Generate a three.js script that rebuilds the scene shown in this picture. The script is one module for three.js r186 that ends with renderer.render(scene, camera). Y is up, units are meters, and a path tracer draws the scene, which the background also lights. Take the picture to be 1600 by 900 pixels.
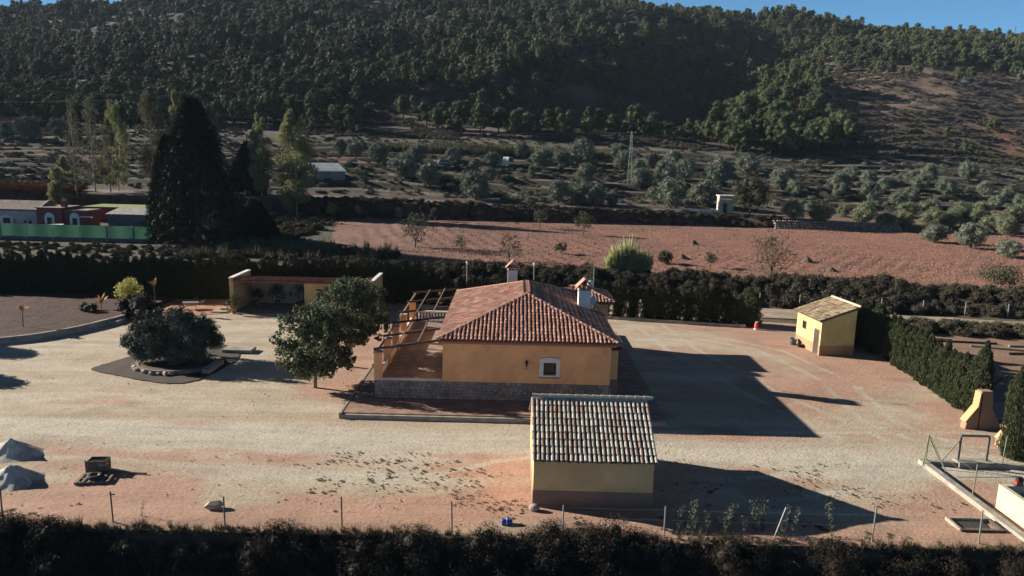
import * as THREE from 'three';
import { mergeGeometries, mergeVertices } from 'three/addons/utils/BufferGeometryUtils.js';
import { ConvexGeometry } from 'three/addons/geometries/ConvexGeometry.js';
import { RoundedBoxGeometry } from 'three/addons/geometries/RoundedBoxGeometry.js';

// ---------------------------------------------------------------- camera, sky, sun, exposure
const scene = new THREE.Scene();
const camera = new THREE.PerspectiveCamera(42.74, 16 / 9, 0.5, 4000);
camera.position.set(0, 15.2, 0);
camera.rotation.order = 'YXZ';
camera.rotation.set(-0.1806, 0, 0.02443);                 // 10.35 degrees down, 1.4 degrees of roll
const SUN_AZ = 17.5 * Math.PI / 180, SUN_EL = 20.5 * Math.PI / 180;
const sunDir = new THREE.Vector3(-Math.cos(SUN_EL) * Math.cos(SUN_AZ), Math.sin(SUN_EL), -Math.cos(SUN_EL) * Math.sin(SUN_AZ));
const sun = new THREE.DirectionalLight(new THREE.Color().setRGB(1, 0.91, 0.78), 4.6);
sun.position.copy(sunDir).multiplyScalar(300).add(new THREE.Vector3(0, 0, -60));
sun.target.position.set(0, 0, -60);
sun.castShadow = true;
sun.shadow.mapSize.set(4096, 4096);
Object.assign(sun.shadow.camera, { left: -420, right: 420, top: 300, bottom: -300, near: 1, far: 1200 });
scene.add(sun, sun.target);
{
  const w = 64, h = 256, data = new Float32Array(w * h * 4);
  for (let j = 0; j < h; j++) {
    const el = ((j + 0.5) / h - 0.5) * Math.PI, k = Math.pow(1 - Math.min(1, Math.max(0, Math.sin(el))), 4);
    for (let i = 0; i < w; i++) {
      const o = (j * w + i) * 4;
      data[o] = 0.007 + 0.095 * k; data[o + 1] = 0.015 + 0.265 * k; data[o + 2] = 0.035 + 0.47 * k; data[o + 3] = 1;
    }
  }
  const sky = new THREE.DataTexture(data, w, h, THREE.RGBAFormat, THREE.FloatType);
  sky.mapping = THREE.EquirectangularReflectionMapping; sky.magFilter = THREE.LinearFilter; sky.wrapS = THREE.RepeatWrapping; sky.needsUpdate = true;
  scene.background = sky; scene.environment = sky;
}
const renderer = new THREE.WebGLRenderer({ antialias: true });
renderer.setSize(1024, 576);
renderer.toneMapping = THREE.LinearToneMapping;
renderer.toneMappingExposure = 2.5;
renderer.shadowMap.enabled = true;
scene.fog = new THREE.FogExp2(new THREE.Color().setRGB(0.6, 0.72, 0.9), 0.00005);

// ---------------------------------------------------------------- helpers
function rng(seed) { let a = seed >>> 0; return () => { a = (a + 0x6d2b79f5) | 0; let t = Math.imul(a ^ (a >>> 15), 1 | a); t = (t + Math.imul(t ^ (t >>> 7), 61 | t)) ^ t; return ((t ^ (t >>> 14)) >>> 0) / 4294967296; }; }
const hash = (x, y, s) => { let h = Math.imul(x | 0, 374761393) + Math.imul(y | 0, 668265263) + Math.imul(s | 0, 1442695041); h = Math.imul(h ^ (h >>> 13), 1274126177); return ((h ^ (h >>> 16)) >>> 0) / 4294967296; };
const fade = (t) => t * t * (3 - 2 * t), clamp = (x, a = 0, b = 1) => Math.min(b, Math.max(a, x)), lerp = (a, b, t) => a + (b - a) * t;
const sm = (a, b, x) => fade(clamp((x - a) / (b - a)));
function vn(x, y, s = 0, period = 0) {
  const xi = Math.floor(x), yi = Math.floor(y), u = fade(x - xi), v = fade(y - yi), m = (k) => (period ? ((k % period) + period) % period : k);
  const a = hash(m(xi), m(yi), s), b = hash(m(xi + 1), m(yi), s), c = hash(m(xi), m(yi + 1), s), d = hash(m(xi + 1), m(yi + 1), s);
  return lerp(lerp(a, b, u), lerp(c, d, u), v);
}
const fbm = (x, y, s = 0, oct = 4, period = 0) => { let f = 0, a = 0.5, n = 0; for (let i = 0; i < oct; i++) { f += a * vn(x, y, s + i * 17, period); n += a; x *= 2; y *= 2; a *= 0.5; period *= 2; } return f / n; };
const V = (x, y, z) => new THREE.Vector3(x, y, z), M4 = () => new THREE.Matrix4();
const lin = (r, g, b) => new THREE.Color().setRGB(r, g, b);
function grey(size, period, lo, hi, seed, speck = 0) {          // tileable tone map, grey
  const d = new Uint8Array(size * size * 4), r = rng(seed);
  for (let j = 0; j < size; j++) for (let i = 0; i < size; i++) {
    let n = fbm(i / size * period, j / size * period, seed, 5, period) * 0.75 + fbm(i / size * period * 8, j / size * period * 8, seed + 5, 3, period * 8) * 0.25;
    n = clamp((n - 0.5) * 1.8 + 0.5) + (r() - 0.5) * speck;
    const v = 255 * clamp(lo + (hi - lo) * n), o = (j * size + i) * 4; d[o] = d[o + 1] = d[o + 2] = v; d[o + 3] = 255;
  }
  const t = new THREE.DataTexture(d, size, size); t.wrapS = t.wrapT = THREE.RepeatWrapping; t.magFilter = THREE.LinearFilter; t.needsUpdate = true; return t;
}
const plasterTone = grey(512, 5, 0.72, 1.0, 11, 0.1), plasterBump = grey(512, 40, 0, 1, 12, 0.5);
const roughTone = grey(512, 6, 0.45, 1.0, 13, 0.25), soilTone = grey(1024, 12, 0.38, 1.0, 14, 0.45), soilBump = grey(1024, 30, 0, 1, 15, 0.4);
for (const t of [plasterTone, roughTone, soilTone]) t.colorSpace = THREE.NoColorSpace;
const clone = (t, rep) => { const c = t.clone(); c.repeat.set(rep, rep); c.needsUpdate = true; return c; };
function std(name, c, rough = 0.9, o = {}) { const m = new THREE.MeshStandardMaterial({ color: lin(...c), roughness: rough, side: THREE.DoubleSide, ...o }); m.name = name; return m; }
const MT = { tone: clone(plasterTone, 0.28), bump: clone(plasterBump, 0.5), rough: clone(roughTone, 0.35), soil: clone(soilTone, 0.11), soilB: clone(soilBump, 0.16) };
const plaster = (name, c) => std(name, c, 0.95, { map: MT.tone, bumpMap: MT.bump, bumpScale: 0.008 });
const stony = (name, c) => std(name, c, 0.95, { map: MT.rough, bumpMap: MT.bump, bumpScale: 0.015 });

function uvm(g) {                                               // uv in metres from the facing of each face
  g = g.index ? g.toNonIndexed() : g; const p = g.attributes.position, uv = new Float32Array(p.count * 2), a = V(), b = V(), c = V();
  for (let i = 0; i < p.count; i += 3) {
    a.fromBufferAttribute(p, i); b.fromBufferAttribute(p, i + 1); c.fromBufferAttribute(p, i + 2);
    const n = b.clone().sub(a).cross(c.clone().sub(a)), x = Math.abs(n.x), y = Math.abs(n.y), z = Math.abs(n.z);
    [a, b, c].forEach((q, k) => { const o = (i + k) * 2; if (y >= x && y >= z) { uv[o] = q.x; uv[o + 1] = q.z; } else if (x >= z) { uv[o] = q.z; uv[o + 1] = q.y; } else { uv[o] = q.x; uv[o + 1] = q.y; } });
  }
  g.setAttribute('uv', new THREE.BufferAttribute(uv, 2)); return g;
}
const strip = (g) => { g = g.index ? g.toNonIndexed() : g; for (const k of Object.keys(g.attributes)) if (!['position', 'normal', 'uv', 'color'].includes(k)) g.deleteAttribute(k); return g; };
const merge = (list) => { list = list.map(strip); const keep = ['position', 'normal', 'uv', 'color'].filter((k) => list.every((g) => g.attributes[k])); for (const g of list) for (const k of Object.keys(g.attributes)) if (!keep.includes(k)) g.deleteAttribute(k); return mergeGeometries(list); };
// box by its limits; the edges are slightly rounded where soft > 0
function box(x0, x1, y0, y1, z0, z1, soft = 0) {
  const g = soft ? new RoundedBoxGeometry(x1 - x0, y1 - y0, z1 - z0, 1, soft) : new THREE.BoxGeometry(x1 - x0, y1 - y0, z1 - z0);
  return g.translate((x0 + x1) / 2, (y0 + y1) / 2, (z0 + z1) / 2);
}
function bar(a, b, r, seg = 6, r2 = r) {
  const d = b.clone().sub(a), g = new THREE.CylinderGeometry(r2, r, d.length(), seg);
  return g.applyMatrix4(M4().compose(a.clone().add(b).multiplyScalar(0.5), new THREE.Quaternion().setFromUnitVectors(V(0, 1, 0), d.clone().normalize()), V(1, 1, 1)));
}
function beam(a, b, w, h) {                                     // squared timber
  const d = b.clone().sub(a), g = new THREE.BoxGeometry(w, h, d.length()), m = M4().lookAt(a, b, V(0, 1, 0)); m.setPosition(a.clone().add(b).multiplyScalar(0.5)); return g.applyMatrix4(m);
}
const used = new Map();
function numbered(n) { const k = used.get(n) || 0; used.set(n, k + 1); return k ? n + '_' + String(k).padStart(3, '0') : n; }
function mesh(name, geos, m, parent) { const g = Array.isArray(geos) ? merge(geos) : geos; const o = new THREE.Mesh(m && m.map && !g.userData.keep ? uvm(g) : g, m); o.name = name; if (parent) parent.add(o); return o; }
function tag(o, label, category, group, kind) { o.userData.label = label; if (category) o.userData.category = category; if (group) o.userData.group = group; if (kind) o.userData.kind = kind; return o; }
function thing(name, label, category, pos = [0, 0, 0], turn = 0, group) { const o = new THREE.Group(); o.name = numbered(name); o.position.set(...pos); o.rotation.y = turn; scene.add(o); return tag(o, label, category, group); }
function one(name, geos, m, label, category, group) { const o = mesh(numbered(name), geos, m, scene); return tag(o, label, category, group); }
function struct(name, geos, m, label) { const o = mesh(name, geos, m, scene); o.userData.kind = 'structure'; if (label) o.userData.label = label; return o; }
function copy(o, pos, turn, scale, label, group) { const c = o.clone(); c.name = numbered(o.name); c.position.set(...pos); c.rotation.y = turn; c.scale.set(...scale); c.userData = { ...o.userData }; if (label) c.userData.label = label; if (group) c.userData.group = group; scene.add(c); return c; }

// ---------------------------------------------------------------- terrain height (metres; d = distance along -z)
const TERR_T=[-0.9735, -0.708, -0.531, -0.354, -0.177, 0.0, 0.177, 0.354, 0.531, 0.708, 0.9735];
const TERR_D=[145, 153, 170, 200, 230, 270, 320, 380, 450, 540, 640, 760, 1100];
const TERR_H=[[3.1, 6.0, 5.7, 5.7, 5.5, 4.9, 4.6, 3.9, 3.6, 3.0, 2.4], [3.2, 6.1, 5.9, 5.8, 5.7, 5.0, 4.8, 4.1, 3.8, 3.1, 2.5], [6.3, 9.2, 8.8, 8.7, 8.7, 8.0, 7.5, 6.8, 6.0, 5.0, 4.3], [9.3, 12.6, 12.2, 12.4, 12.7, 12.5, 12.3, 10.9, 10.1, 8.3, 7.5], [11.9, 15.7, 16.2, 16.8, 17.7, 17.5, 16.9, 15.1, 14.5, 12.2, 11.7], [17.0, 20.9, 22.0, 23.8, 23.6, 23.1, 21.9, 20.8, 23.0, 20.7, 20.1], [24.1, 28.7, 31.3, 33.9, 33.9, 33.3, 31.2, 35.1, 36.4, 33.7, 33.0], [36.7, 42.1, 45.2, 49.2, 50.7, 51.3, 48.2, 52.8, 52.7, 49.6, 48.8], [53.6, 60.0, 63.5, 70.0, 72.5, 74.3, 70.6, 71.3, 69.5, 66.2, 65.9], [76.6, 84.1, 90.6, 99.1, 103.4, 104.2, 101.1, 98.9, 92.5, 88.1, 86.9], [106.0, 116.8, 124.4, 137.9, 144.8, 138.8, 133.2, 127.1, 116.9, 111.3, 107.9], [118.1, 130.4, 139.4, 157.3, 166.2, 160.2, 148.2, 139.1, 123.9, 117.8, 114.3], [65.0, 71.7, 76.7, 86.5, 91.4, 88.1, 81.5, 76.5, 68.2, 64.8, 62.9]];
const OLIVES=[[-49.2, 210.5, 4.0], [-43.4, 202.8, 4.9], [-35.8, 194.2, 5.4], [-25.5, 194.5, 5.4], [-16.4, 200.0, 4.9], [-6.0, 196.8, 4.4], [-30.0, 202.2, 2.8], [-10.5, 189.5, 3.0], [-6.4, 176.8, 4.3], [-8.2, 155.0, 6.1], [-25.4, 174.2, 6.8], [-19.0, 164.8, 5.7], [1.8, 213.2, 4.6], [7.1, 194.2, 6.1], [12.2, 203.0, 4.6], [18.3, 202.8, 7.1], [4.4, 185.5, 2.6], [17.0, 176.8, 5.2], [29.4, 213.2, 5.2], [28.7, 196.0, 5.5], [37.2, 204.0, 4.6], [42.7, 201.0, 6.3], [31.7, 191.8, 4.7], [29.8, 176.2, 5.2], [35.9, 177.5, 5.9], [42.6, 186.5, 5.5], [50.1, 182.8, 7.0], [9.2, 155.0, 4.9], [13.6, 154.0, 5.4], [16.2, 153.2, 4.8], [18.9, 166.8, 2.9], [20.3, 154.5, 3.2], [30.0, 158.8, 3.6], [32.2, 152.5, 6.1], [40.4, 158.8, 5.8], [63.1, 202.8, 6.0], [3.3, 148.2, 2.3], [66.0, 183.8, 5.8], [65.9, 175.0, 4.0], [80.6, 184.2, 4.8], [91.5, 203.2, 4.6], [76.6, 175.2, 3.4], [92.5, 194.5, 4.1], [92.1, 185.5, 3.9], [82.7, 173.0, 5.1], [99.0, 193.0, 3.4], [106.2, 200.0, 3.8], [103.1, 189.2, 4.6], [87.0, 167.2, 4.1], [94.4, 176.8, 3.7], [116.5, 209.5, 4.4], [106.4, 183.2, 5.1], [128.4, 211.2, 5.1], [120.9, 191.2, 4.0], [112.6, 173.2, 3.6], [121.8, 183.8, 3.2], [118.8, 174.2, 3.3], [-157.4, 232.0, 6.1], [-147.4, 227.2, 7.5], [-142.5, 234.8, 7.3], [-197.9, 291.5, 5.6]];
const OLIVES_LOW=[[54.0, 143.2, 5.2], [59.5, 143.0, 5.7], [68.2, 153.0, 3.5], [67.9, 142.8, 5.7], [71.7, 142.2, 4.9], [75.5, 142.5, 4.5], [81.3, 143.0, 5.5], [84.3, 142.8, 4.5], [87.4, 142.0, 3.7], [92.7, 142.2, 5.2], [91.8, 137.0, 5.2], [82.4, 154.8, 4.8], [87.5, 155.5, 5.4], [94.3, 156.0, 5.4], [99.6, 158.0, 4.9], [107.8, 158.0, 5.5]];
const OLIVES_FIELD=[[71.0, 123.8, 5.2], [73.1, 117.2, 6.1], [73.2, 108.2, 4.7]];
const find = (A, v) => { let i = 0; while (i < A.length - 2 && A[i + 1] < v) i++; return i; };
function table(t, d) {
  t = clamp(t, TERR_T[0], TERR_T[TERR_T.length - 1]); d = clamp(d, TERR_D[0], TERR_D[TERR_D.length - 1]);
  const i = find(TERR_T, t), j = find(TERR_D, d), u = fade((t - TERR_T[i]) / (TERR_T[i + 1] - TERR_T[i])), v = (d - TERR_D[j]) / (TERR_D[j + 1] - TERR_D[j]);
  return lerp(lerp(TERR_H[j][i], TERR_H[j][i + 1], u), lerp(TERR_H[j + 1][i], TERR_H[j + 1][i + 1], u), v);
}
function segDist(x, d, pts) {                                   // distance to a polyline and how far along it
  let best = 1e9, at = 0, len = 0;
  for (let i = 0; i + 1 < pts.length; i++) {
    const [ax, ay] = pts[i], [bx, by] = pts[i + 1], L = Math.hypot(bx - ax, by - ay), u = clamp(((x - ax) * (bx - ax) + (d - ay) * (by - ay)) / (L * L)), q = Math.hypot(x - ax - u * (bx - ax), d - ay - u * (by - ay));
    if (q < best) { best = q; at = i + u; }
  }
  return [best, at / (pts.length - 1)];
}
const SPUR = [[26, 252], [50, 270], [80, 303], [112, 345], [155, 400]], RAVINE = [[8, 262], [40, 312], [78, 362], [120, 420], [165, 500], [200, 570]];
function terrainY(x, z) {
  const d = -z, t = x / Math.max(d, 1);
  if (d < 145) {
    const up = 79 - 0.13 * x; let f = d < up ? 0 : 1.7 * sm(up, up + 5, d); f += 0.6 * sm(90, 138, d) + 0.07 * Math.sin((x + 0.35 * (d - 100) + 1.5 * Math.sin(d * 0.07)) * 2.5) * sm(86, 90, d) * (1 - sm(136, 140, d)) * sm(-0.26, -0.2, t) * sm(0.35, 0.6, fbm(x / 16, d / 16, 45, 2));
    return f + (table(t, 145) - f) * sm(141.4, 143.6, d);
  }
  if (d < 240) {
    if (d < 155) return table(t, d);
    const w = 4 * Math.sin(x * 0.031) + 2 * Math.sin(x * 0.083 + 1), s = (d + w) / 9, f = s - Math.floor(s), dq = 9 * (Math.floor(s) + sm(0.8, 1, f)) - w, k = sm(155, 165, d) * (1 - sm(228, 240, d));
    return table(t, d + (dq * 0.85 + d * 0.15 - d) * k);
  }
  let dd = d; if (t > 0.3 && d < 420) { const w = 5 * Math.sin(x * 0.027) + 3 * Math.sin(x * 0.071), s = (d + w) / 10, f = s - Math.floor(s); dd += (10 * (Math.floor(s) + sm(0.72, 1, f)) - w - d) * 0.75 * sm(0.3, 0.38, t) * (1 - sm(370, 420, d)); }
  let h = table(t, dd);
  const k = sm(240, 330, d);
  h += k * ((fbm(x / 95 + 7, d / 95, 3, 4) - 0.5) * 26 + (Math.abs(fbm(x / 60, d / 130 + 3, 9, 3) - 0.5) * -30 + 4)) * sm(240, 420, d) * (1 - 0.6 * sm(560, 660, d)) * (1 - 0.75 * sm(0.28, 0.38, t) * (1 - sm(420, 480, d)));
  h += k * (fbm(x / 18, d / 18, 21, 3) - 0.5) * 3;
  const [rd, ra] = segDist(x, d, RAVINE); h -= 27 * Math.exp(-rd * rd / (2 * 29 * 29)) * sm(0, 0.22, ra) * (1 - sm(0.8, 1, ra)) * sm(240, 270, d);
  const [sd, sa] = segDist(x, d, SPUR); h += (3 + 4.5 * sa) * Math.exp(-sd * sd / (2 * 20 * 20)) * (1 - 0.6 * sm(0.85, 1, sa)) * sm(240, 262, d);
  return h;
}
const inPoly = (x, y, P) => { let c = false; for (let i = 0, j = P.length - 1; i < P.length; j = i++) if ((P[i][1] > y) !== (P[j][1] > y) && x < (P[j][0] - P[i][0]) * (y - P[i][1]) / (P[j][1] - P[i][1]) + P[i][0]) c = !c; return c; };

// ---------------------------------------------------------------- setting: terrain, field, road, yard
{
  const cols = [], rows = [];
  for (let i = 0; i <= 560; i++) { const u = i / 280 - 1; cols.push(u * (0.72 + 0.75 * Math.abs(u) ** 3)); }
  let d = 62; while (d < 1350) { rows.push(d); d += d < 74 ? 3 : d < 92 ? 0.7 : d < 138 ? 2.2 : d < 146 ? 0.6 : d < 240 ? 0.75 : d < 300 ? 1.6 : d < 500 ? 2.6 : d < 800 ? 4.5 : 30; }
  const n = cols.length, pos = new Float32Array(n * rows.length * 3), col = new Float32Array(n * rows.length * 3), uv = new Float32Array(n * rows.length * 2), idx = [];
  rows.forEach((d, j) => cols.forEach((t, i) => {
    const o = j * n + i, x = t * d, y = terrainY(x, -d) - (d < 76 ? 0.05 : 0);
    pos.set([x, y, -d], o * 3); uv.set([x, -d], o * 2);
    const a = fbm(x / 22, d / 22, 31, 4), b = fbm(x / 5, d / 5, 37, 3);
    let c;
    const up = 79 - 0.13 * x;
    if (d < up + 6) c = [0.12, 0.09, 0.06];
    else if (d < 141.5 && t > -0.27 + 0.05 * (a - 0.5) + (d - 100) * 0.0012) {                            // ploughed red field, greyer dry strip on its left, weeds in strips
      const g = sm(0.56, 0.7, fbm(x / 9, d / 3.2, 41, 3)), l = sm(0.1, -0.12, t) * 0.35;
      c = [lerp(0.28, 0.175, Math.max(g * 0.7, l)), lerp(0.13, 0.11, Math.max(g * 0.7, l)), lerp(0.095, 0.088, g)];
    } else if (d < 141.5) c = [0.04 + 0.05 * a, 0.04 + 0.04 * a, 0.03 + 0.03 * a];
    else if (d < 155) c = t > 0.32 ? [0.2, 0.115, 0.08] : d > 146.5 && d < 151.5 ? [0.17, 0.15, 0.125] : [0.1, 0.058, 0.042];
    else if (d < 244) {
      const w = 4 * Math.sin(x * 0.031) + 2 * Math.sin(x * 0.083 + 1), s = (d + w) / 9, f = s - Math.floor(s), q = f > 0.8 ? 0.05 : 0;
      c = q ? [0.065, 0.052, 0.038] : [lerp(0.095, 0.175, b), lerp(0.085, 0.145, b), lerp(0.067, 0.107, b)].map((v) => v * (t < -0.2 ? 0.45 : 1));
      if (d > 196 && d < 203 && t < 0.2) c = [0.24, 0.14, 0.1];
      if (t > 0.44 && d < 205 && b > 0.55) c = [0.21, 0.125, 0.085];
    } else {
      const red = sm(0.62, 0.74, fbm(x / 30 + 40, d / 30, 51, 4)) * 0.8;
      c = [lerp(0.066, 0.1, a), lerp(0.052, 0.076, a), lerp(0.046, 0.066, a)];
      if (t > 0.36 && d < 470) { c = [lerp(0.15, 0.22, b), lerp(0.104, 0.146, b), lerp(0.084, 0.108, b)]; }
      if (t > 0.5 && d < 330) { const rr = sm(0.5, 0.62, fbm(x / 14, d / 26, 57, 3)) * sm(0.5, 0.62, t); c = [lerp(c[0], 0.26, rr), lerp(c[1], 0.12, rr), lerp(c[2], 0.07, rr)]; }
      c = [lerp(c[0], 0.2, red * 0.5), lerp(c[1], 0.1, red * 0.5), lerp(c[2], 0.07, red * 0.5)];
    }
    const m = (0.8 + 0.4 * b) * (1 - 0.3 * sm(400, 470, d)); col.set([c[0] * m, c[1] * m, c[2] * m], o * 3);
  }));
  for (let j = 0; j + 1 < rows.length; j++) for (let i = 0; i + 1 < n; i++) { const a = j * n + i, b = a + 1, c = a + n, e = c + 1; idx.push(a, b, e, a, e, c); }
  const g = new THREE.BufferGeometry(); g.setAttribute('position', new THREE.BufferAttribute(pos, 3)); g.setAttribute('color', new THREE.BufferAttribute(col, 3)); g.setAttribute('uv', new THREE.BufferAttribute(uv, 2)); g.setIndex(idx); g.computeVertexNormals(); g.userData.keep = true;
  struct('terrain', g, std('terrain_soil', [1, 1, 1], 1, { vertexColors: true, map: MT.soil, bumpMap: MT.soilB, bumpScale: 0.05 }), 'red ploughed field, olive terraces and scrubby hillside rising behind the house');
}
const backEdge = (x) => (x < -10 ? -74 : -74 + (x + 10) * 0.2);    // far side of the yard, along the cypress hedge
{
  const W = 2048, H = 1024, X0 = -62, X1 = 62, Z0 = -76, Z1 = -26, d = new Uint8Array(W * H * 4), r = rng(77);
  const enc = (v) => 255 * (v <= 0.0031308 ? v * 12.92 : 1.055 * Math.pow(clamp(v), 1 / 2.4) - 0.055);
  const tracks = [[[-60, -41], [-30, -36.5], [-8, -35.6], [8, -37.6], [24, -38.4], [40, -37]], [[-45, -44], [-25, -38.5], [-6, -37.6], [10, -39.4], [26, -40.4], [40, -39]], [[-60, -33.6], [-34, -33.6], [-20, -34], [-5, -32.2], [0, -35], [10, -38]], [[12, -31], [20, -34], [21, -39], [18, -47], [15, -58], [14, -66]], [[10, -33], [17, -35], [18.4, -39], [15.5, -47], [12.5, -58], [11.5, -66]], [[27, -34], [23, -42], [24, -50], [22, -58], [16, -64]], [[25, -34], [21, -42], [22, -50], [20, -58], [14, -63]]];
  for (let j = 0; j < H; j++) for (let i = 0; i < W; i++) {
    const x = X0 + (X1 - X0) * (i + 0.5) / W, z = Z0 + (Z1 - Z0) * (j + 0.5) / H;
    const n1 = fbm(x / 6, z / 3, 61, 6), n2 = fbm(x / 1.6, z / 1.1, 67, 4), n3 = r(), n4 = fbm(x / 14 + 0.12 * z, z / 0.9 + 0.04 * x, 69, 4);
    let red = 0.26 + 1.5 * (n1 - 0.47);
    red += 0.26 * sm(9, 22, x + 3 * (n1 - 0.5)) + 0.37 * sm(-32.3, -29.5, z + (n1 - 0.5) * 3.6) * (0.5 + n2);
    red += 0.5 * sm(20, 27, x) * sm(-50, -58, z) + 0.45 * sm(-7.5, -9, x) * sm(-15, -11, x) * sm(-40, -46, z);
    red += 0.72 * Math.exp(-(((x + 0.6) / 2.1) ** 2) - (((z + 30.4) / 2.2) ** 2));
    red += 0.35 * Math.exp(-(((x + 5) / 4.5) ** 2) - (((z + 33.5) / 1.1) ** 2)) * (0.3 + n2);
    red -= 0.5 * Math.exp(-(((z + 36.6 - 0.05 * x + 2 * (n1 - 0.5)) / 1.7) ** 2)) + 0.45 * Math.exp(-(((x + 8) / 9) ** 2) - (((z + 32.6) / 0.9) ** 2)) + 0.35 * sm(-12, -16, x) * sm(-38, -44, z);
    let tr = 0; for (const p of tracks) { const q = segDist(x + 0.5 * (n1 - 0.5), z, p)[0]; tr = Math.max(tr, Math.exp(-((q / 0.22) ** 2))); }
    red = clamp(red + 0.5 * (n4 - 0.5) - 0.5 * tr * (0.3 + n2)); red = lerp(red, fade(clamp((red - 0.3) * 2.4 + 0.25)), 0.7);
    const pale = clamp(0.35 + 1.5 * (n4 - 0.5) + 0.8 * Math.exp(-(((z + 36.6 - 0.05 * x + 2 * (n1 - 0.5)) / 1.7) ** 2)) + 0.5 * Math.exp(-(((x + 8) / 9) ** 2) - (((z + 32.6) / 0.9) ** 2)) + 0.5 * tr);
    let c = [lerp(lerp(0.44, 0.51, pale), 0.42, red), lerp(lerp(0.345, 0.46, pale), 0.25, red), lerp(lerp(0.24, 0.375, pale), 0.178, red)];
    if (x > 30 && z < -46) c = [0.25, 0.15, 0.1];
    const scuff = sm(0.6, 0.78, n2) * 0.16 + (n3 > 0.985 ? 0.4 : 0), k = (0.72 + 0.48 * n2 + (r() - 0.5) * 0.42) * (1 - scuff) * (1 - 0.12 * tr * sm(0.35, 0.6, n2)) * 0.88 * (0.9 + 0.2 * n4);
    const o = (j * W + i) * 4; d[o] = enc(c[0] * k); d[o + 1] = enc(c[1] * k); d[o + 2] = enc(c[2] * k); d[o + 3] = 255;
  }
  const t = new THREE.DataTexture(d, W, H); t.colorSpace = THREE.SRGBColorSpace; t.magFilter = THREE.LinearFilter; t.needsUpdate = true;
  const bmp = clone(soilBump, 9); bmp.repeat.set(34, 14);
  const g = new THREE.BufferGeometry(), NX = 200, NZ = 80, pos = [], uv = [], idx = [];
  for (let j = 0; j <= NZ; j++) for (let i = 0; i <= NX; i++) {
    const x = lerp(X0, X1, i / NX), zb = Math.max(Z0 + 0.1, Math.min(-60, backEdge(x) - 1.5)), z = lerp(zb, -27.25, j / NZ), rise = sm(-29.5, -28.5, z) * 0.12 * vn(x * 0.6, z, 5);
    pos.push(x, rise * (1 - sm(-27.6, -27.25, z)) + 0.03 * (fbm(x / 1.5, z / 1.5, 8, 2) - 0.5) - 0.015, z); uv.push((x - X0) / (X1 - X0), (z - Z0) / (Z1 - Z0));
  }
  for (let j = 0; j < NZ; j++) for (let i = 0; i < NX; i++) { const a = j * (NX + 1) + i, b = a + 1, c = a + NX + 1, e = c + 1; idx.push(a, c, b, b, c, e); }
  g.setAttribute('position', new THREE.Float32BufferAttribute(pos, 3)); g.setAttribute('uv', new THREE.Float32BufferAttribute(uv, 2)); g.setIndex(idx); g.computeVertexNormals(); g.userData.keep = true;
  struct('yard', g, std('yard_sand', [1, 1, 1], 1, { map: t, bumpMap: bmp, bumpScale: 0.014 }), 'pale gravel and reddish sand of the yard with tyre tracks');
}
{ // steep earth bank below the front fence and the low ground at its foot
  const pos = [], idx = [], prof = [[-27.3, -0.02], [-27.0, -0.25], [-26.5, -1.3], [-25.9, -2.6], [-25.2, -4.0], [-24.2, -4.9], [-20, -5.3], [20, -5.6], [260, -6]], N = 240;
  prof.forEach(([z, y], j) => { for (let i = 0; i <= N; i++) { const x = -150 + 300 * i / N, k = j > 0 && j < 6 ? 1 : 0; pos.push(x * (j > 6 ? 3 : 1), y + k * 0.5 * (fbm(x / 1.7, j, 4, 3) - 0.5), z + k * 0.7 * (fbm(x / 2.4, j + 5, 6, 3) - 0.5)); } });
  for (let j = 0; j + 1 < prof.length; j++) for (let i = 0; i < N; i++) { const a = j * (N + 1) + i, b = a + 1, c = a + N + 1, e = c + 1; idx.push(a, c, b, b, c, e); }
  const g = new THREE.BufferGeometry(); g.setAttribute('position', new THREE.Float32BufferAttribute(pos, 3)); g.setIndex(idx); g.computeVertexNormals();
  struct('earth_bank', g, std('bank_soil', [0.07, 0.045, 0.032], 1, { map: MT.soil }));
}
{ // side ground left and right of the yard, so that the land goes on beyond the frame
  struct('side_ground', [box(-400, -62, -1, -0.03, -66, -27.3), box(62, 400, -1, -0.03, -66, -27.3)], std('side_soil', [0.24, 0.16, 0.1], 1, { map: MT.soil }));
  // dirt road behind the back hedge
  const pos = [], idx = []; for (let i = 0; i <= 60; i++) { const x = -90 + 3.4 * i, w = 0.4 * (vn(i * 0.7, 1, 2) - 0.5); pos.push(x, 0.03, -78.4 + 0.13 * x + w, x, 0.03, -73.6 + 0.13 * x + w); if (i) { const a = i * 2; idx.push(a - 2, a - 1, a, a, a - 1, a + 1); } }
  const g = new THREE.BufferGeometry(); g.setAttribute('position', new THREE.Float32BufferAttribute(pos, 3)); g.setIndex(idx); g.computeVertexNormals();
  struct('dirt_road', g, std('road_dirt', [0.36, 0.29, 0.21], 1, { map: MT.soil }), 'pale dirt road running behind the cypress hedge');
}
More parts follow.
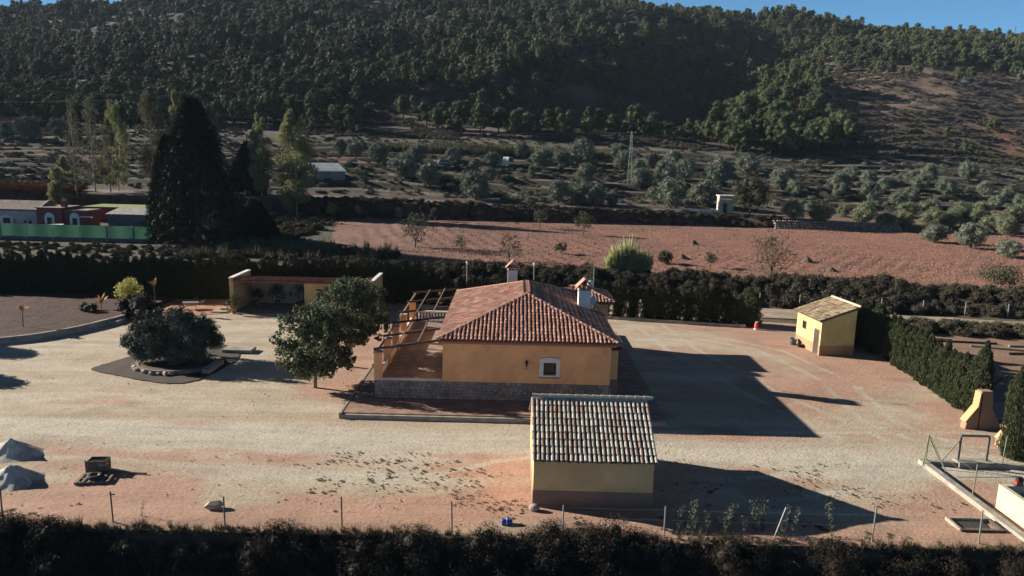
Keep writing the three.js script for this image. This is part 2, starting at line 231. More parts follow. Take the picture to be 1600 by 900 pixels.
// ---------------------------------------------------------------- foliage
// leaves: clumps [x, y, z, rx, ry, rz, count]; every leaf a small folded face with its own tone
function foliage(clumps, size, tone, seed, o = {}) {
  const r = rng(seed), pos = [], col = [], n = V(), a = V(), b = V(), c = V(), up = V();
  for (const [cx, cy, cz, rx, ry, rz, count] of clumps) for (let i = 0; i < count; i++) {
    const th = r() * Math.PI * 2, u = r() * 2 - 1, s = Math.sqrt(1 - u * u), k = (o.fill ?? 0.45) + (1.04 - (o.fill ?? 0.45)) * Math.sqrt(r());
    n.set(s * Math.cos(th), u, s * Math.sin(th)); c.set(cx + n.x * rx * k, cy + n.y * ry * k, cz + n.z * rz * k);
    n.x += (r() - 0.5) * 1.5; n.y += (r() - 0.5) * 1.5 + 0.25; n.z += (r() - 0.5) * 1.5; n.normalize();
    up.set(r() - 0.5, (o.upright ?? 0) + r() - 0.5, r() - 0.5).normalize(); a.crossVectors(n, up).normalize(); b.crossVectors(a, n);
    const L = size * (0.6 + 0.8 * r()), w = L * (o.slim ?? 0.6), bend = L * 0.15;
    const p0 = c.clone().addScaledVector(b, -L * 0.5), p1 = c.clone().addScaledVector(a, w * 0.5).addScaledVector(n, bend), p2 = c.clone().addScaledVector(b, L * 0.5), p3 = c.clone().addScaledVector(a, -w * 0.5).addScaledVector(n, bend);
    const T = tone[Math.floor(r() * tone.length)], m = 0.75 + 0.5 * r();
    const tri = o.single ? [p0, p1, p2] : [p0, p1, p2, p0, p2, p3];
    for (const q of tri) { pos.push(q.x, q.y, q.z); col.push(T[0] * m, T[1] * m, T[2] * m); }
  }
  const g = new THREE.BufferGeometry(); g.setAttribute('position', new THREE.Float32BufferAttribute(pos, 3)); g.setAttribute('color', new THREE.Float32BufferAttribute(col, 3)); g.computeVertexNormals(); return g;
}
// dense hearts of the clumps, so that crowns are not see-through all over
function hearts(clumps, k, c, seed) {
  return merge(clumps.map(([x, y, z, rx, ry, rz], i) => { const g = new THREE.IcosahedronGeometry(1, 1), p = g.attributes.position; const q = V(); for (let j = 0; j < p.count; j++) { q.fromBufferAttribute(p, j); const f = k * (0.88 + 0.24 * hash(Math.round(q.x * 50), Math.round(q.y * 50 + q.z * 91), seed + i)); p.setXYZ(j, x + q.x * rx * f, y + q.y * ry * f, z + q.z * rz * f); }
    g.deleteAttribute('uv'); g.computeVertexNormals(); const cc = new Float32Array(p.count * 3); for (let j = 0; j < p.count; j++) cc.set(c, j * 3); g.setAttribute('color', new THREE.BufferAttribute(cc, 3)); return g; }));
}
const crown = (clumps, size, tone, seed, o = {}) => merge([foliage(clumps, size, tone, seed, o), ...(o.heart ? [hearts(clumps, o.heart, tone[0].map((v) => v * 0.8), seed)] : [])]);
function spread(n, rx, ry, rz, y, cr, leaves, seed, low = -0.4) {  // n clumps in an ellipsoid
  const r = rng(seed), out = [];
  for (let i = 0; i < n; i++) { const th = i * 2.4 + r(), u = lerp(low, 1, (i + 0.5) / n), s = Math.sqrt(Math.max(0, 1 - u * u)) * (0.45 + 0.5 * r()), q = cr * (0.7 + 0.6 * r()); out.push([Math.cos(th) * s * rx, y + u * ry * 0.75, Math.sin(th) * s * rz, q, q * 0.8, q, Math.round(leaves * q * q / cr / cr)]); }
  return out;
}
function limbs(base, tips, r0, seed) { const r = rng(seed), g = []; for (const [x, y, z] of tips) { const mid = V(base.x * 0.6 + x * 0.4 + (r() - 0.5) * 0.2, base.y * 0.5 + y * 0.5, base.z * 0.6 + z * 0.4); g.push(bar(base, mid, r0, 6, r0 * 0.65), bar(mid, V(x, y, z), r0 * 0.65, 5, r0 * 0.25)); } return g; }
function trunkGeo(h, r0, r1, lean, tips, seed) { const t = V(lean, h, lean * 0.4); return merge([bar(V(0, -0.15, 0), V(lean * 0.4, h * 0.5, 0), r0, 8, (r0 + r1) / 2), bar(V(lean * 0.4, h * 0.5, 0), t, (r0 + r1) / 2, 8, r1), ...limbs(t, tips, r1 * 0.8, seed)]); }
const thinLeaf = new THREE.MeshPhysicalMaterial({ color: lin(1, 1, 1), vertexColors: true, roughness: 1, transmission: 0.4, thickness: 0, side: THREE.DoubleSide }); thinLeaf.name = 'thin_leaves';
const leafMat = std('leaves', [1, 1, 1], 0.85, { vertexColors: true }), barkMat = std('bark', [0.1, 0.075, 0.055], 1), paleBark = std('pale_bark', [0.3, 0.26, 0.2], 1);
const OLIVE = [[0.135, 0.155, 0.108], [0.175, 0.195, 0.143], [0.1, 0.118, 0.085]], PINE = [[0.066, 0.086, 0.033], [0.085, 0.106, 0.039], [0.05, 0.068, 0.028]], CYPR = [[0.032, 0.042, 0.018], [0.042, 0.052, 0.02], [0.055, 0.06, 0.026]];
const POPL = [[0.19, 0.205, 0.085], [0.145, 0.16, 0.072], [0.25, 0.245, 0.1]], MULB = [[0.045, 0.064, 0.026], [0.06, 0.08, 0.032], [0.032, 0.048, 0.021], [0.1, 0.11, 0.045]], SCRUB = [[0.06, 0.055, 0.035], [0.075, 0.062, 0.045], [0.05, 0.052, 0.03]];
function tree(name, label, category, trunk, crownGeo, bark = barkMat, group, lm = leafMat) { const t = thing(name, label, category, [0, 0, 0], 0, group); mesh('trunk', trunk, bark, t); mesh('crown', crownGeo, lm, t); return t; }
// put a set of things: the prototypes take the first places, the rest are copies
function plant(protos, spots, y, each) {
  spots.forEach((s, i) => { const p = protos[i % protos.length], o = i < protos.length ? p : p.clone(); if (i >= protos.length) { o.name = numbered(p.name.replace(/_\d{3}$/, '')); o.userData = { ...p.userData }; scene.add(o); } each(o, s, i); });
  for (let i = spots.length; i < protos.length; i++) scene.remove(protos[i]);
}

// ---------------------------------------------------------------- roof tiles
const tileShape = (R0, R1, L, th = 0.018, seg = 5) => {            // barrel tile, wide end at the eave (t = 0), length along +z, arch up
  const pos = [], A = [], q = (r, k, z) => [Math.cos(Math.PI * (1 - k / seg)) * r, Math.sin(Math.PI * (1 - k / seg)) * r, z];
  const quad = (a, b, c, d) => pos.push(...a, ...b, ...c, ...a, ...c, ...d);
  for (let k = 0; k < seg; k++) { quad(q(R0, k, 0), q(R0, k + 1, 0), q(R1, k + 1, L), q(R1, k, L)); quad(q(R0 - th, k + 1, 0), q(R0 - th, k, 0), q(R0, k, 0), q(R0, k + 1, 0)); quad(q(R0 - th, k, 0), q(R0 - th, k + 1, 0), q(R1 - th, k + 1, L), q(R1 - th, k, L)); }
  const g = new THREE.BufferGeometry(); g.setAttribute('position', new THREE.Float32BufferAttribute(pos, 3)); g.computeVertexNormals(); return g;
};
// lays tiles on a slope: o = eave corner, u = along the eave, v = up the slope (unit vectors), inside(s, t) tells where the slope is
function layTiles(o, u, v, W, L, pitch, expo, inside, seed, jitter = 1) {
  const r = rng(seed), nrm = u.clone().cross(v).normalize(), covers = [], pans = [], n = Math.floor(W / pitch), off = (W - n * pitch) / 2;
  if (nrm.y < 0) nrm.negate();
  const zAxis = v, basis = (up) => { const y = up ? nrm.clone() : nrm.clone().negate(), x = y.clone().cross(zAxis); return M4().makeBasis(x, y, zAxis); };
  const put = (list, s, t, up, lift) => { const m = basis(up), p = o.clone().addScaledVector(u, s + (r() - 0.5) * 0.018 * jitter).addScaledVector(v, t - 0.05 + (r() - 0.5) * 0.03 * jitter).addScaledVector(nrm, lift); m.multiply(M4().makeRotationX(up ? 0.035 + (r() - 0.5) * 0.02 * jitter : -0.02)); m.multiply(M4().makeRotationY((r() - 0.5) * 0.05 * jitter)); m.setPosition(p); list.push({ m, s, t, k: r() }); };
  for (let i = 0; i <= n; i++) for (let t = 0; t < L - 0.08; t += expo) { if (inside(off + i * pitch, t + 0.12)) put(covers, off + i * pitch, t, true, 0.085); if (i < n && inside(off + (i + 0.5) * pitch, t + 0.12)) put(pans, off + (i + 0.5) * pitch, t, false, 0.115); }
  return { covers, pans };
}
const tileMats = (cols) => cols.map((c, i) => std('roof_tile_' + i, c, 0.92, { map: MT.rough }));
const redTiles = tileMats([[0.46, 0.235, 0.17], [0.38, 0.18, 0.13], [0.53, 0.31, 0.24], [0.33, 0.155, 0.115]]);
const oldTiles = tileMats([[0.56, 0.5, 0.42], [0.5, 0.43, 0.35], [0.38, 0.26, 0.2], [0.6, 0.55, 0.47], [0.33, 0.28, 0.24], [0.53, 0.46, 0.38]]);
const paleTiles = tileMats([[0.55, 0.44, 0.28], [0.46, 0.33, 0.2], [0.3, 0.22, 0.13], [0.62, 0.52, 0.36]]);
const mTile = uvm(tileShape(0.098, 0.08, 0.44)), panTile = tileShape(0.1, 0.115, 0.44);
mTile.userData.keep = true;
const slimTile = uvm(tileShape(0.082, 0.066, 0.48)); slimTile.userData.keep = true;
function eachTile(list, geo, mats, parent, max = 300) {            // single tiles as parts, the rest joined per tone
  const rest = mats.map(() => []);
  list.forEach(({ m, k }, i) => { const q = Math.floor(k * mats.length); if (i < max) { const o = new THREE.Mesh(geo, mats[q]); o.name = 'roof_tile'; m.decompose(o.position, o.quaternion, o.scale); parent.add(o); } else rest[q].push(strip(geo.clone().applyMatrix4(m))); });
  rest.forEach((l, q) => { if (l.length) { const o = mesh('roof_tiles', l, mats[q], parent); o.userData.kind = 'stuff'; } });
}
function joinTiles(list, geo, m, parent, name = 'pan_tiles') { const o = mesh(name, list.map((e) => strip(geo.clone().applyMatrix4(e.m))), m, parent); o.userData.kind = 'stuff'; return o; }
function capRow(a, b, geo, mats, parent, seed, step = 0.36, lift = 0.05) {   // ridge or hip tiles from a up to b
  const r = rng(seed), d = b.clone().sub(a), L = d.length(), z = d.clone().normalize(), x = V(0, 1, 0).cross(z).normalize(), y = z.clone().cross(x), list = [];
  for (let t = 0; t < L - 0.1; t += step) { const o = new THREE.Mesh(geo, mats[Math.floor(r() * mats.length)]); o.name = 'ridge_tile'; const m = M4().makeBasis(x, y, z).multiply(M4().makeRotationX(0.03)); m.setPosition(a.clone().addScaledVector(z, t).addScaledVector(y, lift)); m.decompose(o.position, o.quaternion, o.scale); parent.add(o); list.push(o); }
  return list;
}
const capTile = uvm(tileShape(0.15, 0.125, 0.44, 0.02)); capTile.userData.keep = true;

// ---------------------------------------------------------------- the house
const ochre = plaster('ochre_plaster', [0.88, 0.46, 0.21]), yellowP = plaster('yellow_plaster', [0.86, 0.53, 0.24]), brownDado = plaster('brown_dado', [0.34, 0.2, 0.14]), whiteP = plaster('white_plaster', [0.76, 0.75, 0.72]), creamP = plaster('cream_plaster', [0.56, 0.49, 0.37]);
const stoneM = [stony('stone_grey', [0.4, 0.33, 0.28]), stony('stone_tan', [0.46, 0.36, 0.28]), stony('stone_dark', [0.32, 0.26, 0.22])], mortar = stony('mortar', [0.26, 0.22, 0.19]), darkWood = std('dark_timber', [0.09, 0.05, 0.035], 0.8, { map: MT.rough }), paleWood = std('weathered_timber', [0.27, 0.225, 0.17], 0.85, { map: MT.rough });
const terracotta = std('terrace_tiles', [0.31, 0.25, 0.21], 0.85, { map: MT.rough }), concrete = stony('concrete', [0.42, 0.38, 0.32]), darkGlass = std('window_glass', [0.012, 0.013, 0.016], 0.3), iron = std('iron', [0.03, 0.028, 0.027], 0.6, { metalness: 0.4 }), galv = std('galvanised_steel', [0.36, 0.36, 0.34], 0.5, { metalness: 0.7 }), roofBed = std('roof_bed', [0.2, 0.09, 0.06], 1);
{
  struct('pavement', [box(-9.6, 9.1, -0.2, 0.3, -62, -40.4, 0.03)], std('pavement_tiles', [0.36, 0.22, 0.165], 0.9, { map: MT.rough }), 'raised red paved apron around the house');
  struct('pavement_kerb', [box(-9.78, -9.603, -0.2, 0.33, -62, -40.2, 0.02), box(-9.6, 9.1, -0.2, 0.24, -40.398, -40.2, 0.02)], concrete);
}
const house = thing('farmhouse', 'single-storey ochre farmhouse with red tiled hip roof, stone plinth and pergola terrace', 'house', [0, 0.3, 0]);
{
  const H = (y) => y - 0.3, z1 = -43.1, zb = -57.8;
  const s = new THREE.Shape([[-4.1, 1.15], [6.1, 1.15], [6.1, 3.76], [-4.1, 3.76]].map((p) => new THREE.Vector2(...p))), hole = new THREE.Path([[2.02, 1.72], [2.8, 1.72], [2.8, 2.5], [2.02, 2.5]].map((p) => new THREE.Vector2(...p)));
  s.holes.push(hole);
  const front = new THREE.ExtrudeGeometry(s, { depth: 0.3, bevelEnabled: false }).translate(0, 0, z1 - 0.3);
  mesh('wall', [front, box(-4.1, -3.8, 0, 3.76, zb, z1 - 0.303), box(5.8, 6.1, 0, 3.76, zb, z1 - 0.303), box(-4.1, 6.1, 0, 3.76, zb - 0.3, zb - 0.003), box(6.103, 7.45, 0, 3.72, -58.6, -55.65)], ochre, house);
  mesh('plinth', [box(-8.25, 6.1, 0, 1.147, z1 - 0.3, z1 - 0.06), box(6.103, 6.2, 0, 1.1, -55.6, z1 - 0.06), box(-8.25, -7.95, 0, 1.2, -60.5, z1 - 0.303)], mortar, house);
  { // stone facing of the plinth, irregular flat stones
    const r = rng(5), parts = [[], [], []];
    for (let row = 0; row < 6; row++) for (let x = -8.22 + (row % 2) * 0.12; x < 6.05;) {
      const w = 0.16 + 0.18 * r(), y = 0.02 + row * 0.19 + (r() - 0.5) * 0.03, h = 0.16 + 0.04 * r(), n = 6 + Math.floor(r() * 2), pts = [];
      const cx = Math.min(x + w / 2, 6.05 - w / 2), cy = Math.min(y + h / 2, 1.06);
      for (let k = 0; k < n; k++) { const a = k / n * 6.283 + r() * 0.4, q = 0.86 + 0.2 * r(); pts.push(new THREE.Vector2(cx + Math.cos(a) * w * 0.52 * q, cy + Math.sin(a) * h * 0.56 * q)); }
      parts[Math.floor(r() * 3)].push(new THREE.ExtrudeGeometry(new THREE.Shape(pts), { depth: 0.03 + 0.02 * r(), bevelEnabled: true, bevelThickness: 0.015, bevelSize: 0.012, bevelSegments: 1 }).translate(0, 0, z1 - 0.065));
      x += w + 0.015;
    }
    parts.forEach((l, i) => { mesh('stone_facing', l, stoneM[i], house).userData.kind = 'stuff'; });
  }
  mesh('terrace_floor', box(-7.95, -4.1, 0, 0.86, -60.5, z1 - 0.303), terracotta, house);
  mesh('wall_cap', [box(-8.28, -4.13, 1.15, 1.21, z1 - 0.32, z1 + 0.02, 0.015)], whiteP, house);
  // window
  const win = mesh('window', box(2.03, 2.79, 1.73, 2.49, z1 - 0.26, z1 - 0.24), darkGlass, house);
  const fs = new THREE.Shape([[1.78, 1.6], [3.04, 1.6], [3.04, 2.72], [2.9, 2.76], [2.41, 2.82], [1.92, 2.76], [1.78, 2.72]].map((p) => new THREE.Vector2(...p)));
  fs.holes.push(new THREE.Path([[2.02, 1.68], [2.8, 1.68], [2.8, 2.5], [2.02, 2.5]].map((p) => new THREE.Vector2(...p))));
  mesh('surround', new THREE.ExtrudeGeometry(fs, { depth: 0.06, bevelEnabled: true, bevelThickness: 0.01, bevelSize: 0.01, bevelSegments: 1 }).translate(0, 0, z1 + 0.012), whiteP, win);
  mesh('sill', box(1.74, 3.08, 1.53, 1.588, z1, z1 + 0.14, 0.01), concrete, win);
  for (let k = 0; k < 5; k++) mesh('grille_bar', bar(V(2.12 + k * 0.145, 1.69, z1 - 0.04), V(2.12 + k * 0.145, 2.5, z1 - 0.04), 0.012), iron, win);
  mesh('casement', [box(2.03, 2.08, 1.73, 2.49, z1 - 0.237, z1 - 0.19), box(2.74, 2.79, 1.73, 2.49, z1 - 0.237, z1 - 0.19), box(2.083, 2.737, 2.44, 2.49, z1 - 0.237, z1 - 0.19), box(2.39, 2.43, 1.73, 2.437, z1 - 0.237, z1 - 0.19)], iron, win);
  // lantern and house plate
  const lamp = mesh('wall_lamp', [new THREE.CylinderGeometry(0.09, 0.06, 0.2, 6).translate(1.0, 2.42, z1 + 0.2), new THREE.ConeGeometry(0.13, 0.14, 6).translate(1.0, 2.6, z1 + 0.2), new THREE.ConeGeometry(0.07, 0.1, 6).rotateX(Math.PI).translate(1.0, 2.27, z1 + 0.2), bar(V(1, 2.66, z1 + 0.2), V(1, 2.5, z1), 0.018)], iron, house);
  mesh('number_plate', box(0.9, 1.06, 2.0, 2.14, z1, z1 + 0.02), std('glazed_tile', [0.42, 0.26, 0.12], 0.4), house);
  // hipped roof
  const E = 3.84, e = { x0: -4.35, x1: 6.4, zf: -42.6, zb: -58.2 }, mid = 1.02, hw = 5.37, ry = E + 1.84, zr0 = e.zf - hw, zr1 = e.zb + hw;
  const hull = (p) => new ConvexGeometry(p.map((q) => V(...q)));
  const roof = mesh('roof', hull([[e.x0, E - 0.1, e.zf], [e.x1, E - 0.1, e.zf], [e.x0, E - 0.1, e.zb], [e.x1, E - 0.1, e.zb], [e.x0, E, e.zf], [e.x1, E, e.zf], [e.x0, E, e.zb], [e.x1, E, e.zb], [mid, ry, zr0], [mid, ry, zr1]]), roofBed, house);
  const W2 = { x: 7.85, zf: -55.2, zb: -59.6, a: 2.2 }, wy = E + 2.2 * 0.343, wing = mesh('wing_roof', hull([[3, E - 0.13, W2.zf], [W2.x, E - 0.13, W2.zf], [3, E - 0.13, W2.zb], [W2.x, E - 0.13, W2.zb], [3, E - 0.03, W2.zf], [W2.x, E - 0.03, W2.zf], [3, E - 0.03, W2.zb], [W2.x, E - 0.03, W2.zb], [3, wy, W2.zf - 2.2], [W2.x - 2.2, wy, W2.zf - 2.2]]), roofBed, house);
  const sl = Math.hypot(hw, 1.84), cp = hw / sl, sp = 1.84 / sl, pitch = 0.25, ex = 0.37;
  const fr = layTiles(V(e.x0, E, e.zf), V(1, 0, 0), V(0, sp, -cp), e.x1 - e.x0, sl, pitch, ex, (s, t) => t * cp < Math.min(s, e.x1 - e.x0 - s) + 0.05, 91, 1.7);
  fr.covers.sort((a, b) => a.t - b.t);
  eachTile(fr.covers, mTile, redTiles, roof);
  const lf = layTiles(V(e.x0, E, e.zb), V(0, 0, 1), V(cp, sp, 0), e.zf - e.zb, sl, pitch, ex, (s, t) => t * cp < Math.min(s, e.zf - e.zb - s) + 0.05, 92);
  const rt = layTiles(V(e.x1, E, e.zf), V(0, 0, -1), V(-cp, sp, 0), e.zf - e.zb, sl, pitch, ex, (s, t) => t * cp < Math.min(s, e.zf - e.zb - s) + 0.05 && !(e.zf - s < W2.zf - 0.2 && e.zf - s > W2.zb && t * cp < Math.min(2.2, Math.abs(e.zf - s - W2.zf)) - 0.3 + 1.1), 93);
  eachTile(lf.covers, mTile, redTiles, roof, 0); eachTile(rt.covers, mTile, redTiles, roof, 0);
  joinTiles([...fr.pans, ...lf.pans, ...rt.pans], panTile, redTiles[1], roof);
  const wf = layTiles(V(4.4, E - 0.03, W2.zf), V(1, 0, 0), V(0, sp, -cp), W2.x - 4.4, 2.2 / cp, pitch, ex, (s, t) => t * cp < W2.x - 4.4 - s + 0.05 && s > 1.2 - t * 0.4, 94), wr = layTiles(V(W2.x, E - 0.03, W2.zf), V(0, 0, -1), V(-cp, sp, 0), W2.zf - W2.zb, 2.2 / cp, pitch, ex, (s, t) => t * cp < Math.min(s, W2.zf - W2.zb - s) + 0.05, 95);
  eachTile([...wf.covers, ...wr.covers], mTile, redTiles, wing, 0); joinTiles([...wf.pans, ...wr.pans], panTile, redTiles[1], wing);
  const ap = V(mid, ry, zr0), ab = V(mid, ry, zr1), pale = [redTiles[0], redTiles[2]];
  for (const [a, b, k] of [[V(e.x0, E, e.zf), ap, 1], [V(e.x1, E, e.zf), ap, 2], [V(e.x0, E, e.zb), ab, 3], [V(e.x1, E, e.zb), ab, 4], [ap, ab, 5]]) capRow(a, b, capTile, pale, roof, k);
  capRow(V(W2.x, E - 0.03, W2.zf), V(W2.x - 2.2, wy, W2.zf - 2.2), capTile, pale, wing, 7); capRow(V(W2.x, E - 0.03, W2.zb), V(W2.x - 2.2, wy, W2.zf - 2.2), capTile, pale, wing, 8); capRow(V(W2.x - 2.2, wy, W2.zf - 2.2), V(4.6, wy, W2.zf - 2.2), capTile, pale, wing, 9);
  mesh('eave_board', [box(e.x0 + 0.02, e.x1 - 0.02, E - 0.2, E - 0.103, e.zf - 0.12, e.zf - 0.03), box(e.x0 + 0.02, e.x0 + 0.1, E - 0.2, E - 0.103, e.zb, e.zf - 0.125)], std('eave_brick', [0.36, 0.16, 0.1], 0.95), roof);
  // chimneys with gabled caps
  const chimney = (x, z, y0, y1, w) => {
    const c = mesh('chimney', box(x - w / 2, x + w / 2, y0, y1, z - w / 2, z + w / 2, 0.02), whiteP, house), d = w * 0.72, th = 0.07;
    const cap = mesh('cap', [-1, 1].map((k) => { const g = new THREE.BoxGeometry(Math.hypot(d, w * 0.74), th, w * 1.25); return g.rotateZ(-k * Math.atan2(w * 0.74, d)).translate(x + k * d / 2, y1 + 0.12 + w * 0.37, z); }), redTiles[2], c);
    mesh('vent_brick', [-1, 0, 1].map((k) => box(x + k * w * 0.38 - 0.06, x + k * w * 0.38 + 0.06, y1 + 0.002, y1 + (k ? 0.2 : 0.42), z - w * 0.42, z + w * 0.42)), redTiles[1], c);
    mesh('cornice', box(x - w / 2 - 0.05, x + w / 2 + 0.05, y1 - 0.09, y1 - 0.002, z - w / 2 - 0.05, z + w / 2 + 0.05, 0.01), creamP, c);
  };
  chimney(5.05, -50.6, H(4.0), H(6.02), 0.82); chimney(0.02, -56.6, H(4.2), H(6.35), 0.76);
  // bay beside the front corner on the right wall, with a small tiled canopy
  mesh('entrance_bay', box(6.103, 6.75, 0, H(3.25), -47.2, -44.6), yellowP, house);
  const can = mesh('bay_canopy', box(6.103, 7.0, H(3.27), H(3.36), -47.4, -44.4), roofBed, house);
  { const lt = layTiles(V(7.0, H(3.36), -44.42), V(0, 0, -1), V(-Math.cos(0.35), Math.sin(0.35), 0), 2.95, 0.92, 0.24, 0.37, () => true, 96); eachTile(lt.covers, mTile, redTiles, can, 60); }
  mesh('bay_plinth', box(6.203, 6.8, 0, 1.05, -47.25, -44.55), brownDado, house);
  // pergola over the terrace
  const pil = [-43.32, -46.6, -50.1, -53.8, -58.6], per = mesh('pergola', [beam(V(-8.05, H(3.24), -43.1), V(-8.05, H(3.5), -60.6), 0.1, 0.12)], paleWood, house);
  pil.forEach((z, i) => { const p = mesh('pillar', box(-8.27, -7.83, 1.213, H(3.14), z - 0.22, z + 0.22, 0.015), ochre, house); mesh('capital', box(-8.32, -7.78, H(3.14), H(3.2), z - 0.27, z + 0.27, 0.01), concrete, p); if (i < 4) mesh('parapet', box(-8.17, -7.95, 1.203, 1.62, pil[i + 1] + 0.35, z - 0.3), whiteP, p); });
  [-43.25, -46.4, -49.9, -53.2, -56.8, -60.4].forEach((z) => mesh('beam', beam(V(-8.3, H(3.33 + (-43.25 - z) * 0.012), z), V(-4.3, H(3.98), z), 0.1, 0.14), darkWood, per));
  [-6.85, -5.6].forEach((x) => mesh('rail', beam(V(x, H(3.33 + (x + 8.3) * 0.16 + 0.14), -43.0), V(x, H(3.5 + (x + 8.3) * 0.13 + 0.14), -60.6), 0.055, 0.065), paleWood, per));
  const bal = mesh('balustrade', [box(-7.9, -4.15, 1.62, 1.74, -60.6, -60.36, 0.01), box(-7.9, -4.15, 0.863, 0.95, -60.6, -60.36, 0.01)], whiteP, house);
  for (let k = 0; k < 15; k++) mesh('baluster', new THREE.LatheGeometry([[0.05, 0], [0.07, 0.06], [0.035, 0.2], [0.075, 0.42], [0.04, 0.6], [0.055, 0.665]].map((p) => new THREE.Vector2(...p)), 7).translate(-7.75 + k * 0.25, 0.952, -60.48), whiteP, bal);
}
{ // television antenna on the roof, by the chimney
  const t = thing('television_antenna', 'thin television mast with small white dish beside the right chimney', 'antenna', [5.75, 4.15, -51.3]);
  mesh('mast', bar(V(0, 0.05, 0), V(0, 3.5, 0), 0.025), galv, t);
  mesh('dish', new THREE.SphereGeometry(0.3, 12, 5, 0, 6.283, 0, 0.9).scale(1, 0.55, 1).rotateX(1.3).rotateZ(0.4).translate(-0.22, 2.15, 0.12), std('dish_white', [0.75, 0.75, 0.73], 0.5), t);
  mesh('lower_dish', new THREE.SphereGeometry(0.42, 12, 5, 0, 6.283, 0, 0.9).scale(1, 0.5, 1).rotateX(1.2).translate(-0.1, 0.95, 0.2), std('dish_grey', [0.36, 0.4, 0.44], 0.5), t);
  mesh('aerial', [bar(V(-0.5, 3.4, 0.1), V(0.45, 3.46, -0.1), 0.012), ...[-4, -2, 0, 2, 4].map((k) => bar(V(k * 0.1, 3.43, -0.28), V(k * 0.1 + 0.03, 3.43, 0.28), 0.008))], galv, t);
}
// ---------------------------------------------------------------- near hut, yellow shed, carport
{
  const h = thing('storage_hut', 'small yellow hut with weathered pale roof tiles nearest the camera', 'hut', [3.75, 0, -33]);
  const w = 2.62, f = 2.9, top = 2.3, rg = 3.86;
  const gable = new THREE.ExtrudeGeometry(new THREE.Shape([[-f, 0], [f, 0], [f, top], [0, rg], [-f, top]].map((p) => new THREE.Vector2(...p))), { depth: 2 * w, bevelEnabled: false }).rotateY(Math.PI / 2).translate(-w, 0, 0);
  mesh('wall', gable, yellowP, h);
  mesh('dado', [box(-w - 0.012, w + 0.012, -0.05, 0.74, f + 0.001, f + 0.014), box(-w - 0.014, -w - 0.001, -0.05, 0.74, -f, f), box(w + 0.001, w + 0.014, -0.05, 0.74, -f, f)], brownDado, h);
  const roof = mesh('roof', [1, -1].map((k) => { const L = Math.hypot(f + 0.22, rg - top + 0.12), a = Math.atan2(rg - top, f); return new THREE.BoxGeometry(2 * w + 0.2, 0.08, L).translate(0, 0.03, 0).rotateX(k * a).translate(0, (rg + top) / 2 - 0.02, k * (f + 0.2) / 2); }), std('roof_board', [0.16, 0.1, 0.07], 1), h);
  const a = Math.atan2(rg - top, f), L = (f + 0.28) / Math.cos(a), y0 = top - 0.28 * Math.tan(a) + 0.06;
  const F = layTiles(V(-w - 0.06, y0, f + 0.28), V(1, 0, 0), V(0, Math.sin(a), -Math.cos(a)), 2 * w + 0.12, L, 0.203, 0.4, () => true, 201, 1.5), B = layTiles(V(w + 0.06, y0, -f - 0.28), V(-1, 0, 0), V(0, Math.sin(a), Math.cos(a)), 2 * w + 0.12, L, 0.203, 0.4, () => true, 202);
  F.covers.sort((p, q) => p.t - q.t);
  eachTile(F.covers, slimTile, oldTiles, roof); eachTile(B.covers, slimTile, oldTiles, roof, 0); joinTiles([...F.pans, ...B.pans], panTile, std('old_pan_tile', [0.3, 0.2, 0.15], 1, { map: MT.rough }), roof);
  mesh('ridge_mortar', new THREE.CylinderGeometry(0.2, 0.26, 2 * w + 0.1, 5).rotateZ(Math.PI / 2).scale(1, 0.62, 1).translate(0, rg + 0.08, 0), concrete, roof);
  capRow(V(-w - 0.05, rg + 0.14, 0), V(w + 0.05, rg + 0.14, 0), capTile, [oldTiles[1], oldTiles[5]], roof, 12, 0.4);
  for (let k = 0; k < 5; k++) mesh('rafter_end', box(-w + 0.35 + k * 1.16, -w + 0.45 + k * 1.16, top - 0.16, top - 0.04, f + 0.016, f + 0.2), darkWood, roof);
}
